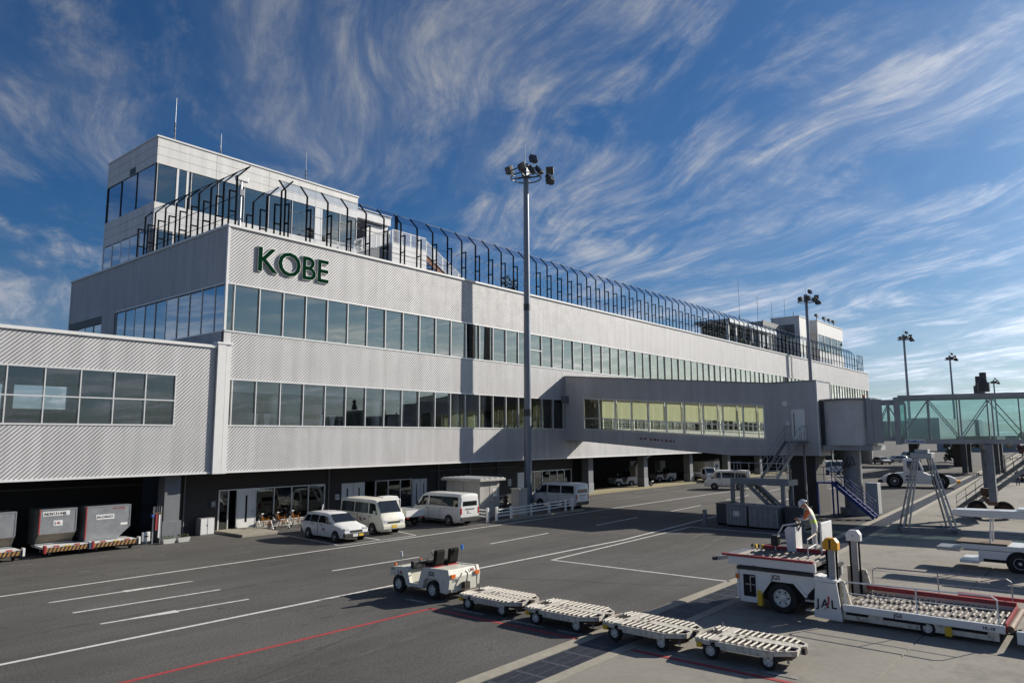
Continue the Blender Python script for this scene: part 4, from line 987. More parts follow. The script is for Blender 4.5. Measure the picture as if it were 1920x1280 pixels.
q = MB(); q.cbox(BG+Vector((0,0,1.75)), (.9, .9, .5)); jbb(q, 'drive_motor', 'rusty_steel', bevel=.05)
def tyre_mb(r, w, axis='x'):
    return MB().lathe([(r*.58, -w/2), (r*.93, -w/2), (r, -w*.32), (r, w*.32), (r*.93, w/2), (r*.58, w/2)], (0,0,0), axis, 24)
def wheel(par, x, y, r, w, side, rimm='rim', name='wheel', rz=0):
    """wheel on the local x axis; side = -1/+1 outer face"""
    o = tyre_mb(r, w).build(name, 'tyre', par, smooth=50); o.location = (x, y, r); o.rotation_euler = (0, 0, rz)
    b = MB(); s = side
    b.lathe([(r*.60, s*w*.30), (r*.60, s*w*.44), (r*.54, s*w*.46), (r*.50, s*w*.30), (r*.30, s*w*.26), (r*.24, s*w*.40), (r*.10, s*w*.44), (0.001, s*w*.44)], (0,0,0), 'x', 20)
    b.build('rim', rimm, o, smooth=40)
    h = MB()
    for k in range(6):
        t = k*math.pi/3; h.cyl((s*w*.27, math.cos(t)*r*.40, math.sin(t)*r*.40), (s*w*.30, math.cos(t)*r*.40, math.sin(t)*r*.40), r*.07, n=6)
    h.build('rim_hole', 'dark_void', o)
    return o
jw = tyre_mb(.58, .4)
for o in (-.9, .9):
    for t in (-.45, .45):
        p = BG+SV*o+DV*t*0
    p = BG+DV*o*.85; w_ = wheel(jb, p.x-56.4, p.y-15.2, .58, .42, -1, 'rusty_steel', rz=math.atan2(SV.y, SV.x))
# long service stair hung under the tunnel's far end
st_a = Vector((61.0, 9.6, .25)); st_b = Vector((66.5, 4.2, 4.9)); dd = st_b-st_a; hs_ = Vector((dd.y, -dd.x, 0)).normalized()
for s in (-.5, .5):
    q = MB(); q.beam(st_a+hs_*s, st_b+hs_*s, .06, .3); jbb(q, 'stair_stringer', 'grey_steel')
    q = MB()
    for i in range(11): p = st_a+dd*i/10+hs_*s; q.cyl(p, p+Vector((0,0,1)), .018, n=5)
    for h in (.5, 1.0): q.cyl(st_a+hs_*s+Vector((0,0,h)), st_b+hs_*s+Vector((0,0,h)), .02, n=5)
    jbb(q, 'stair_rail', 'dark_grey_steel')
for i in range(18):
    p = st_a+dd*(i+.5)/18; q = MB(); q.beam(p-hs_*.48, p+hs_*.48, .22, .03); jbb(q, 'stair_tread', 'galvanised')
# blue stair by the rotunda column
bs = thing('service_stair', (52, 15, 0), 'blue painted steel service stair against the dark corridor pier', 'stairs')
bsf = lambda b, name, m, **k: b.build(name, m, bs, world=True, **k)
flight((54.2, 16.2, 2.3), (53.0, 13.3, .15), .8, 9, bsf, 'blue_steel', along='y', railm='blue_steel')
bsf(MB().box(53.8, 55.0, 16.1, 17.3, 2.2, 2.3), 'platform', 'blue_steel'); rail([(53.85, 17.25, 2.3), (53.85, 16.2, 2.3)], n=2, fn=bsf, m='blue_steel')
for x, y in ((53.9, 16.2), (54.9, 16.2), (53.9, 17.2)): bsf(MB().box(x-.05, x+.05, y-.05, y+.05, 0, 2.2), 'post', 'blue_steel')
cab = thing('grey_locker', (56.7, 14.3, 0), 'tall pale grey locker beside the rotunda column', 'locker')
MB().box(56.3, 57.2, 13.9, 14.7, .05, 2.2).build('body', 'bridge_grey', cab, world=True, bevel=.02); MB().box(56.285, 56.299, 13.95, 14.3, .2, 2.1).build('door', 'bridge_grey', cab, world=True)
# aluminium trestle under the tunnel
tr = thing('trestle', (48.6, 9.4, 0), 'tall bare aluminium A-frame trestle standing on the apron under the jet bridge', 'trestle')
def trb(b, name, m, **k): return b.build(name, m, tr, world=True, **k)
C = Vector((48.4, 9.4, 0)); AX = Vector((.35, -.94, 0)).normalized(); AY = Vector((.94, .35, 0)).normalized()
for sx in (-1, 1):
    for sy in (-1, 1):
        for k in (0, .28):
            a = C+AX*sx*(1.35-k)+AY*sy*.65+Vector((0,0,.25)); b_ = C+AX*sx*(.42-k*.5)+AY*sy*.35+Vector((0,0,4.2))
            q = MB(); q.cyl(a, b_, .05, n=8); trb(q, 'leg', 'galvanised', smooth=40)
for z, w, d_ in ((.9, 1.15, .6), (1.9, .92, .52), (3.0, .68, .45)):
    for sx in (-1, 1):
        q = MB(); q.cyl(C+AX*sx*w+AY*-d_+Vector((0,0,z)), C+AX*sx*w+AY*d_+Vector((0,0,z)), .03, n=6); trb(q, 'rung', 'galvanised')
q = MB(); q.cbox((C.x, C.y, 4.35), (1.0, 1.1, .32)); q.cbox((C.x, C.y, 4.6), (.6, .7, .2)); trb(q, 'head', 'galvanised', bevel=.03)
q = MB()
for sx in (-1, 1): q.beam(C+AX*sx*1.4-AY*.8+Vector((0,0,.12)), C+AX*sx*1.4+AY*.8+Vector((0,0,.12)), .18, .18)
for sy in (-1, 1): q.beam(C-AX*1.5+AY*sy*.72+Vector((0,0,.24)), C+AX*1.5+AY*sy*.72+Vector((0,0,.24)), .14, .12)
trb(q, 'base_frame', 'grey_steel')
q = MB(); q.tube([C-AX*1.0-AY*.6+Vector((0,0,.32)), C-AY*.6+Vector((0,0,.62)), C+AX*.5-AY*.6+Vector((0,0,.6)), C+AX*.7-AY*.6+Vector((0,0,.32))], .02, 6); trb(q, 'tow_handle', 'galvanised')

# ------------------------------------------------------------------ flood light masts
def mast(x, y, h, lab, near):
    t = thing('light_mast', (x, y, 0), lab, 'light mast', 'floodlight masts along the terminal')
    MB().cyl((0,0,0), (0,0,h), .33, .22, n=20).build('pole', 'mast_paint', t, smooth=60)
    MB().cyl((0,0,0), (0,0,.25), .5, n=16).build('base_flange', 'mast_paint', t)
    if near:
        for z in (15.9, 7.2): MB().cyl((0,0,z), (0,0,z+.55), .33-.11*z/h+.012, n=20).build('band', 'dark_grey_steel', t, smooth=60)
        MB().box(-.36, -.2, -.14, .14, 1.0, 1.7).build('access_hatch', 'mast_paint', t)
    z = h+.05; b = MB()
    n = 16
    for r_, zz_ in ((1.3, z), (1.3, z+.45)):
        pts = [(r_*math.cos(2*math.pi*i/n), r_*math.sin(2*math.pi*i/n), zz_) for i in range(n+1)]; b.tube(pts, .055, 5)
    for i in range(4): a = math.pi/2*i+.4; b.beam((0,0,z), (1.3*math.cos(a), 1.3*math.sin(a), z), .08, .08)
    b.build('ring_platform', 'dark_grey_steel', t)
    MB().box(-.28, .28, -.28, .28, z+.05, z+1.15).build('winch_box', 'grey_steel', t, bevel=.02)
    MB().cyl((-.1,0,z+1.1), (-.1,0,z+3.0), .025, .012, n=5).build('lightning_rod', 'dark_grey_steel', t)
    # flood lamps: facing the apron (-y) and along
    for (ax, ay, dz, rz, tilt) in ((2.0,-1.0,.0,-30,25), (2.2,-.9,1.0,-60,-15), (1.2,-1.6,-.1,0,35), (-.3,-1.6,.15,10,35), (-1.6,-.8,.3,70,20), (.35,-.5,1.6,-20,20), (-1.2,-1.5,-.05,30,35), (-1.9,.3,.2,80,20)):
        l = MB(); l.prism([(-.14,-.28),(-.14,.28),(.22,.36),(.22,-.36)], 'x', -.32, .32)
        o = l.build('flood_lamp', 'dark_grey_steel', t, bevel=.02); o.location = (ax, ay, z+dz); o.rotation_euler = (R(tilt), 0, R(rz+180))
        g2 = MB().box(-.28, .28, .221, .235, -.31, .31).build('lamp_glass', 'car_glass', o)
        br = MB().beam((0,0,0), (0,-.05,-.45), .05).build('lamp_bracket', 'dark_grey_steel', o)
    return t
mast(46.4, 37.4, 27.3, 'tall grey floodlight mast in front of the terminal windows, the nearest mast', True)
mast(117.5, 37.6, 26.6, 'floodlight mast rising behind the boarding corridor, second along the terminal', False)
mast(182.5, 37.4, 27.0, 'floodlight mast just beyond the end of the terminal, third in line', False)
mast(238, 37.4, 26.8, 'floodlight mast far beyond the terminal, fourth in line', False)
mast(320, 36.9, 24.5, 'most distant floodlight mast, tiny above the jet bridge roof', False)

# ------------------------------------------------------------------ road vehicles
class Body:
    """lofted vehicle body. local +y = front. station: (y, zbottom, zbelt, ztop, half width, half width at top)"""
    def __init__(s, st): s.st = st
    def ring(s, t):
        y, zb, zl, ztp, w, wt_ = t
        hs = [(w*.93, zb), (w, zb+.14), (w*1.0, (zb+zl)/2), (w, zl), (wt_+(w-wt_)*.12, ztp-.09 if ztp-zl > .2 else ztp-.03), (wt_*.90, ztp-.015), (wt_*.45, ztp+.012)]
        return [(-x, y, z) for x, z in hs]+[(x, y, z) for x, z in reversed(hs)]
    def build(s, name, m, par):
        b = MB(); k = 14
        for t in s.st: b.v += s.ring(t)
        n = len(s.st)
        for i in range(n-1):
            for j in range(k): b.f.append((i*k+j, i*k+(j+1) % k, (i+1)*k+(j+1) % k, (i+1)*k+j))
        b.f.append(tuple(range(k))); b.f.append(tuple((n-1)*k+j for j in range(k)))
        return b.build(name, m, par, smooth=32)
    def at(s, y):
        for a, b in zip(s.st[:-1], s.st[1:]):
            if a[0] <= y <= b[0] or b[0] <= y <= a[0]:
                f = (y-a[0])/(b[0]-a[0]) if b[0] != a[0] else 0
                return tuple(p+(q-p)*f for p, q in zip(a, b))
        return s.st[0] if abs(y-s.st[0][0]) < abs(y-s.st[-1][0]) else s.st[-1]
    def side(s, y, t, sd):
        q = s.at(y); x = q[4]+(q[5]-q[4])*.88*t; z = q[2]+(q[3]-.09-q[2])*t; return Vector((sd*x, y, z))
    def window(s, par, ya0, ya1, yb0, yb1, t0, t1, sd):
        """bottom from ya0 to ya1, top from yb0 to yb1"""
        b = MB(); n, m_ = 6, 2; vs = []
        for off in (.018, -.02):
            for j in range(m_+1):
                t = t0+(t1-t0)*j/m_; w = j/m_
                for i in range(n+1):
                    ya = ya0+(ya1-ya0)*i/n; yb = yb0+(yb1-yb0)*i/n; vs.append(s.side(ya+(yb-ya)*w, t, sd)+Vector((sd*off, 0, 0)))
        k = (n+1)*(m_+1); fs = []
        for j in range(m_):
            for i in range(n):
                a = j*(n+1)+i; q = (a, a+1, a+n+2, a+n+1); fs += [q, tuple(k+x for x in reversed(q))]
        ring = [i for i in range(n+1)]+[j*(n+1)+n for j in range(1, m_+1)]+[m_*(n+1)+i for i in range(n-1, -1, -1)]+[j*(n+1) for j in range(m_-1, 0, -1)]
        fs += [(ring[i], k+ring[i], k+ring[(i+1) % len(ring)], ring[(i+1) % len(ring)]) for i in range(len(ring))]
        b.add(vs, fs); b.build('side_window', 'car_glass', par)
def screen(b, p, off):
    # p: four points, off: outward vector
    o = Vector(off); vs = [Vector(v)+o for v in p]+[Vector(v)-o*2 for v in p]
    b.add(vs, [(0,1,2,3),(7,6,5,4),(0,4,5,1),(1,5,6,2),(2,6,7,3),(3,7,4,0)])
def arch(par, x, y, r, side):
    MB().cyl((side*(x-.03), y, r*.98), (side*(x+.006), y, r*.98), r*1.16, n=20).build('wheel_arch', 'dark_void', par)
def make_van(lab, loc, rz, high=1.98, length=4.7, hw=.85, paint='white_vehicle', old=False, group=None, side_windows=2, cat='van', marks=None):
    v = thing('van', loc, lab, cat, group, rz)
    f, r = length/2, -length/2; zl = 1.12; zt_ = high
    if old: st = [(r, .35, zl, zt_-.28, hw*.93, hw*.82), (r+.08, .30, zl, zt_-.06, hw*.98, hw*.88), (r+.5, .28, zl, zt_, hw, hw*.90), (f-1.15, .28, zl, zt_, hw, hw*.90), (f-.75, .28, zl, zt_-.06, hw, hw*.88), (f-.22, .28, zl-.02, zl+.06, hw*.99, hw*.90), (f-.04, .30, .85, .92, hw*.95, hw*.88), (f, .36, .62, .66, hw*.90, hw*.84)]
    else: st = [(r, .35, zl, zt_-.22, hw*.94, hw*.84), (r+.06, .28, zl, zt_-.04, hw*.99, hw*.88), (r+.5, .26, zl, zt_, hw, hw*.90), (f-1.5, .26, zl, zt_-.01, hw, hw*.90), (f-1.15, .26, zl, zt_-.08, hw, hw*.87), (f-.42, .26, zl-.06, zl+.08, hw*.99, hw*.86), (f-.08, .28, .80, .90, hw*.94, hw*.84), (f, .34, .55, .62, hw*.88, hw*.80)]
    B = Body(st); B.build('body', paint, v)
    g_ = MB()
    ycow, yrf = (f-.22, f-.75) if old else (f-.42, f-1.15)
    for sd_ in (-1, 1):
        B.window(v, yrf-.55, ycow-.28, yrf-.55, yrf-.02, .06, .86, sd_)
        ya, yb = r+.22, yrf-.68
        if side_windows == 2: m_ = (ya+yb)/2; B.window(v, ya, m_-.05, ya+.04, m_-.05, .08, .86, sd_); B.window(v, m_+.05, yb, m_+.05, yb, .08, .86, sd_)
        elif side_windows == 1: B.window(v, ya, yb, ya+.04, yb, .08, .86, sd_)
        else:
            for i in range(3): c0 = ya+(yb-ya)*i/3+.04; c1 = ya+(yb-ya)*(i+1)/3-.04; B.window(v, c0, c1, c0, c1, .08, .86, sd_)
    for sd_ in (0,): pass
    a, c = B.at(ycow), B.at(yrf); g_ = MB()
    screen(g_, [(-a[4]*.84, ycow-.05, a[3]+.045), (a[4]*.84, ycow-.05, a[3]+.045), (c[5]*.84, yrf+.07, c[3]-.04), (-c[5]*.84, yrf+.07, c[3]-.04)], (0, .03, .03)); g_.build('windscreen', 'car_glass', v)
    q = B.at(r+.01); g_ = MB(); screen(g_, [(-q[4]*.80, r+.005, zl+.10), (q[4]*.80, r+.005, zl+.10), (q[5]*.86, r+.015, zt_-.34), (-q[5]*.86, r+.015, zt_-.34)], (0, -.012, 0)); g_.build('rear_window', 'car_glass', v)
    for sd_ in (-1, 1):
        MB().box(sd_*hw*.90-.06, sd_*hw*.90+.06, r-.012, r+.06, .72, 1.12).build('tail_light', 'red_lamp', v, bevel=.01)
        MB().box(sd_*hw*.66-.14, sd_*hw*.66+.14, f-.13, f-.005, .66, .84).build('headlight', 'clear_lamp', v, bevel=.02)
        mm = MB(); mm.box(sd_*(hw+.12)-.06, sd_*(hw+.12)+.06, ycow-.42, ycow-.34, 1.12, 1.36); mm.beam((sd_*hw, ycow-.4, 1.18), (sd_*(hw+.12), ycow-.38, 1.18), .03); mm.build('mirror', 'black_plastic' if not old else paint, v)
        for yy in (f-1.02 if not old else f-.95, r+1.05):
            arch(v, hw, yy, .32, sd_); wheel(v, sd_*(hw-.06), yy, .32, .2, sd_, 'steel_rim')
    MB().box(-hw*.93, hw*.93, r-.05, r+.06, .34, .55).build('rear_bumper', 'black_plastic' if not old else paint, v, bevel=.02)
    MB().box(-hw*.93, hw*.93, f-.08, f+.05, .34, .56).build('front_bumper', paint, v, bevel=.03)
    MB().box(-hw*.5, hw*.5, f-.02, f+.012, .66, .76).build('grille', 'black_plastic', v)
    MB().box(-.17, .17, r-.03, r-.012, .78, .95).build('number_plate', 'plate_white', v)
    MB().box(-.17, .17, f+.052, f+.062, .40, .56).build('number_plate', 'plate_yellow' if old else 'plate_white', v)
    MB().box(-.4, .4, r-.018, r-.004, 1.0, 1.05).build('tailgate_handle', 'black_plastic', v)
    for sd_ in (-1, 1):
        MB().box(sd_*(hw+.002)-.006, sd_*(hw+.002)+.006, yrf-.62, yrf-.60, .40, 1.10).build('door_seam', 'black_plastic', v)
        MB().box(sd_*(hw+.01)-.012, sd_*(hw+.01)+.012, yrf-.50, yrf-.34, .98, 1.03).build('door_handle', 'black_plastic', v)
        MB().box(sd_*(hw+.002)-.006, sd_*(hw+.002)+.006, yrf-1.72, yrf-1.70, .40, 1.10).build('door_seam', 'black_plastic', v)
        MB().box(sd_*(hw+.002)-.006, sd_*(hw+.002)+.006, r+.35, yrf-1.72, 1.035, 1.05).build('door_rail', 'black_plastic', v)
        MB().box(sd_*(hw+.001)-.008, sd_*(hw+.001)+.008, r+1.45, f-1.42, .29, .36).build('sill', 'black_plastic', v)
    for (s_, yy, zz_, sz, m_) in (marks or []):
        text('lettering', s_, sz, m_, v, (-hw-.004, yy, zz_), RXL, ext=.003, bold=True)
    return v
def make_wagon(lab, loc, rz, paint='white_vehicle', marks=None, group=None, cat='car', blackb=True):
    v = thing('station_wagon', loc, lab, cat, group, rz); hw = .83; f, r = 2.1, -2.1
    st = [(r, .42, .80, .92, hw*.92, hw*.80), (r+.12, .30, .88, 1.22, hw*.97, hw*.74), (r+.38, .24, .90, 1.40, hw, hw*.76), (r+1.2, .22, .90, 1.46, hw, hw*.78), (f-1.95, .22, .90, 1.44, hw, hw*.78), (f-1.65, .22, .90, 1.38, hw, hw*.76), (f-.98, .22, .88, .96, hw, hw*.86), (f-.35, .24, .78, .84, hw*.97, hw*.86), (f-.06, .28, .64, .70, hw*.92, hw*.82), (f, .34, .52, .56, hw*.86, hw*.78)]
    B = Body(st); B.build('body', paint, v); g_ = MB()
    for sd_ in (-1, 1):
        B.window(v, r+.30, r+.88, r+.48, r+.90, .08, .86, sd_); B.window(v, r+.95, r+1.70, r+.97, r+1.70, .08, .88, sd_); B.window(v, r+1.78, f-1.20, r+1.78, f-1.70, .08, .88, sd_)
    g_ = MB(); a, c = B.at(f-.98), B.at(f-1.65); screen(g_, [(-a[4]*.80, f-1.02, a[3]+.03), (a[4]*.80, f-1.02, a[3]+.03), (c[5]*.86, f-1.62, c[3]-.02), (-c[5]*.86, f-1.62, c[3]-.02)], (0, .022, .03)); g_.build('windscreen', 'car_glass', v)
    g_ = MB(); screen(g_, [(-hw*.72, r+.05, .98), (hw*.72, r+.05, .98), (hw*.62, r+.26, 1.30), (-hw*.62, r+.26, 1.30)], (0, -.03, .015)); g_.build('rear_window', 'car_glass', v)
    for sd_ in (-1, 1):
        MB().box(sd_*hw*.70-.15, sd_*hw*.70+.15, f-.22, f-.03, .60, .74).build('headlight', 'clear_lamp', v, bevel=.02)
        MB().box(sd_*hw*.86-.05, sd_*hw*.86+.05, r-.01, r+.08, .62, .92).build('tail_light', 'red_lamp', v)
        MB().box(sd_*(hw+.07)-.08, sd_*(hw+.07)+.08, f-1.32, f-1.22, .94, 1.06).build('mirror', 'black_plastic', v, bevel=.02)
        for yy in (f-.78, r+.82): arch(v, hw, yy, .29, sd_); wheel(v, sd_*(hw-.05), yy, .29, .18, sd_, 'steel_rim')
        MB().box(sd_*(hw+.003)-.006, sd_*(hw+.003)+.006, r+1.73, r+1.75, .34, .90).build('door_seam', 'black_plastic', v)
        for yy in (r+1.1, r+2.0): MB().box(sd_*(hw+.01)-.012, sd_*(hw+.01)+.012, yy, yy+.16, .80, .84).build('door_handle', 'black_plastic', v)
    MB().box(-hw*.95, hw*.95, f-.10, f+.06, .28, .50).build('front_bumper', 'black_plastic' if blackb else paint, v, bevel=.03); MB().box(-hw*.95, hw*.95, r-.06, r+.1, .30, .52).build('rear_bumper', 'black_plastic' if blackb else paint, v, bevel=.03)
    MB().box(-hw*.46, hw*.46, f-.03, f+.012, .53, .64).build('grille', 'black_plastic', v)
    MB().box(-.05, .27, f+.062, f+.072, .32, .46).build('number_plate', 'plate_white', v); MB().box(-.40, -.12, f+.062, f+.072, .33, .44).build('permit_plate', 'plate_yellow', v)
    for (s_, yy, zz_, sz, m_) in (marks or []):
        # on the side facing local +x
        text('lettering', s_, sz, m_, v, (hw+.006, yy, zz_), (R(90), 0, R(90)), ext=.003, bold=True)
    return v
# parked nose-out (front towards -y): rotate by 180 degrees
PI = math.pi
def jal(par, loc, rot, s):
    o = text('lettering', 'J', s, 'text_black', par, loc, rot, bold=True)
    a = text('lettering', 'A', s, 'text_red', o, (s*.50, 0, 0), (0,0,0), bold=True); b = text('lettering', 'L', s, 'text_black', o, (s*1.08, 0, 0), (0,0,0), bold=True)
    return o
w_ = make_wagon('white station wagon with black bumpers parked nose-out, nearest the door', (25.25, 34.15, 0), PI-.05)
jal(w_, (.836, .05, .55), (R(90), 0, R(90)), .2)
v_ = make_van('older white van parked nose-out beside the white station wagon', (28.55, 35.0, 0), PI-.07, high=1.95, length=4.4, hw=.83, paint='cream_vehicle', old=True, side_windows=2)
jal(v_, (.838, -.3, .72), (R(90), 0, R(90)), .34)
MB().box(.834, .842, .35, .6, .80, .88).build('side_vent', 'black_plastic', v_)
make_van('white van parked tail-out between the white pickup and the grey shed', (34.35, 34.75, 0), -.02, high=1.98, length=4.7, hw=.85, side_windows=1)
make_van('pale blue-white van in shade parked tail-out beyond the mast', (47.6, 35.2, 0), -.03, high=1.96, length=4.6, hw=.84, side_windows=2, marks=[('---- --', .3, .92, .2, 'text_black')] if False else None)
make_van('white van facing away on the apron road behind the escape stair', (74.5, 33.0, 0), .35, high=1.98, length=4.6, side_windows=2)

def make_pickup(lab, loc, rz):
    v = thing('pickup_truck', loc, lab, 'truck', None, rz); hw = .75
    st = [(.55, .4, 1.0, 1.72, hw, hw*.86), (.62, .32, 1.0, 1.76, hw, hw*.88), (1.2, .32, 1.0, 1.76, hw, hw*.88), (1.6, .32, .98, 1.08, hw*.98, hw*.9), (1.72, .34, .7, .76, hw*.94, hw*.86), (1.76, .4, .6, .64, hw*.88, hw*.8)]
    B = Body(st); B.build('cab', 'white_vehicle', v); g_ = MB()
    for sd_ in (-1, 1): B.window(v, .72, 1.42, .72, 1.22, .06, .84, sd_)
    screen(g_, [(-.6, 1.56, 1.14), (.6, 1.56, 1.14), (.56, 1.25, 1.70), (-.56, 1.25, 1.70)], (0, .02, .02)); g_.build('cab_window', 'car_glass', v)
    MB().box(-hw, hw, -1.75, .5, .62, .72).build('bed_floor', 'white_vehicle', v)
    for x in (-hw, hw-.04): MB().box(x, x+.04, -1.75, .5, .72, 1.05).build('bed_side', 'white_vehicle', v)
    MB().box(-hw, hw, -1.79, -1.75, .66, 1.05).build('tailgate', 'white_vehicle', v)
    q = MB(); q.tube([(-hw+.05, .45, 1.05), (-hw+.05, .45, 1.55), (hw-.05, .45, 1.55), (hw-.05, .45, 1.05)], .03, 6); q.tube([(-hw+.05, .45, 1.55), (-hw+.1, -.2, 1.3), (-hw+.05, -.3, 1.05)], .03, 6); q.build('ladder_frame', 'white_vehicle', v)
    MB().box(-.4, .4, -1.6, 1.5, .38, .6).build('chassis', 'black_steel', v)
    for sd_ in (-1, 1):
        for yy in (1.15, -1.0): wheel(v, sd_*(hw-.1), yy, .27, .16, sd_, 'steel_rim')
        MB().box(sd_*.6-.08, sd_*.6+.08, -1.81, -1.78, .52, .62).build('tail_light', 'red_lamp', v)
    return v
make_pickup('small white pickup with low open bed parked between the two vans', (31.6, 36.3, 0), .0)
make_pickup('small white flatbed truck parked by the open ground floor beyond the corridor', (84.5, 40.4, 0), 2.6)

# ------------------------------------------------------------------ baggage tractor
def make_tug(lab, loc, rz, detail=True, group=None, paint='cream_vehicle', marks=True):
    t = thing('baggage_tractor', loc, lab, 'tractor', group, rz); hw = .75
    side = [(-1.62,.42),(-1.66,.80),(-1.58,1.06),(-.38,1.02),(-.24,.90),(-.08,.42),(.36,.42),(.50,.86),(.58,.93),(1.30,.88),(1.42,.80),(1.42,.56),(1.30,.60),(.78,.62),(.64,.52),(.56,.30),(-.30,.30),(-.40,.58),(-.52,.68),(-1.05,.68),(-1.16,.56),(-1.2,.28),(-1.5,.26)]
    for sd_ in (-1, 1): MB().prism(side, 'x', sd_*hw, sd_*(hw-.14)).build('side_panel', paint, t, bevel=.012)
    MB().prism([(-1.60,.30),(-1.64,.80),(-1.56,1.04),(-.40,1.0),(-.24,.40),(-.24,.3)], 'x', -hw+.14, hw-.14).build('rear_body', paint, t, bevel=.012)
    MB().prism([(.48,.3),(.50,.86),(.60,.92),(1.30,.87),(1.40,.78),(1.38,.34)], 'x', -hw+.14, hw-.14).build('hood', paint, t, bevel=.02)
    MB().box(-hw+.14, hw-.14, -.24, .50, .30, .38).build('floor', 'black_plastic', t)
    for sd_ in (-1, 1):
        for yy in (.98, -.80): wheel(t, sd_*(hw-.10), yy, .31, .2, sd_, 'rim')
        s_ = MB(); s_.cbox((sd_*.34, -.45, 1.10), (.46, .46, .14)); b_ = s_.build('seat', 'seat_black', t, bevel=.04)
        s2 = MB(); s2.prism([(-.74,1.1),(-.62,1.1),(-.66,1.58),(-.74,1.62),(-.82,1.56)], 'x', sd_*.34-.22, sd_*.34+.22); s2.build('seat_back', 'seat_black', t, bevel=.05)
        MB().box(sd_*.34-.24, sd_*.34+.24, -.72, -.22, 1.0, 1.05).build('seat_frame', 'red_rail', t)
        MB().box(sd_*.58-.1, sd_*.58+.1, -1.69, -1.645, .78, .90).build('tail_light', 'orange_lamp', t)
        MB().cyl((sd_*.5, 1.40, .70), (sd_*.5, 1.45, .70), .09, n=12).build('headlight', 'clear_lamp', t)
        MB().cyl((sd_*.62, 1.30, .90), (sd_*.62, 1.30, .98), .05, n=8).build('indicator', 'orange_lamp', t)
    q = MB(); q.cyl((.34,.40,.9), (.34,.16,1.28), .03, n=8); q.build('steering_column', 'black_steel', t)
    n = 16; q = MB(); ax = Vector((0,-.24,.38)).normalized(); u = Vector((1,0,0)); v = ax.cross(u)
    c = Vector((.34,.16,1.30)); q.tube([c+u*.2*math.cos(2*PI*i/n)+v*.2*math.sin(2*PI*i/n) for i in range(n+1)], .016, 6); q.beam(c-u*.2, c+u*.2, .03, .02); q.build('steering_wheel', 'black_plastic', t)
    MB().box(-.6, .6, .36, .50, .86, 1.12).build('dashboard', 'black_plastic', t, bevel=.03)
    for (x, y, z, m_) in ((-.60, 1.0, 1.25, 'clear_lamp'), (.55, -.95, 1.55, 'blue_lamp')):
        q = MB(); q.cyl((x,y,.88), (x,y,z), .014, n=6); p = q.build('lamp_post', 'galvanised', t); MB().cyl((x,y,z), (x,y,z+.16), .055, .045, n=10).build('beacon', m_, p)
    MB().box(-.13, .13, -1.78, -1.64, .36, .60).build('tow_hitch', 'rusty_dark', t)
    q = MB(); q.tube([(0,-1.66,.95), (.02,-1.76,.88), (-.03,-1.78,.7), (0,-1.74,.6)], .02, 6); q.build('hose', 'black_plastic', t)
    if marks:
        text('lettering', 'JGS', .2, 'text_black', t, (-hw-.003, -.62, .78), RXL, bold=True); jal(t, (-hw-.003, 1.0, .66), RXL, .17)
        jal(t, (.28, -1.625, .91), (R(83), 0, 0), .14); text('lettering', 'TT-6', .12, 'text_black', t, (-.55, -1.655, .66), (R(90), 0, 0), bold=True)
        text('lettering', 'TT-6', .1, 'text_black', t, (-hw-.003, 1.38, .76), RXL, bold=True)
    return t
make_tug('cream white open baggage tractor with black seats towing four empty dollies', (18.82, 19.62, 0), -.02)
make_tug('white open tractor parked in the dark ground floor, left of the two', (71.8, 44.3, 0), 1.2, marks=False, paint='white_vehicle')
make_tug('white open tractor parked in the dark ground floor, right of the two', (82.0, 44.8, 0), 1.2, marks=False, paint='white_vehicle')

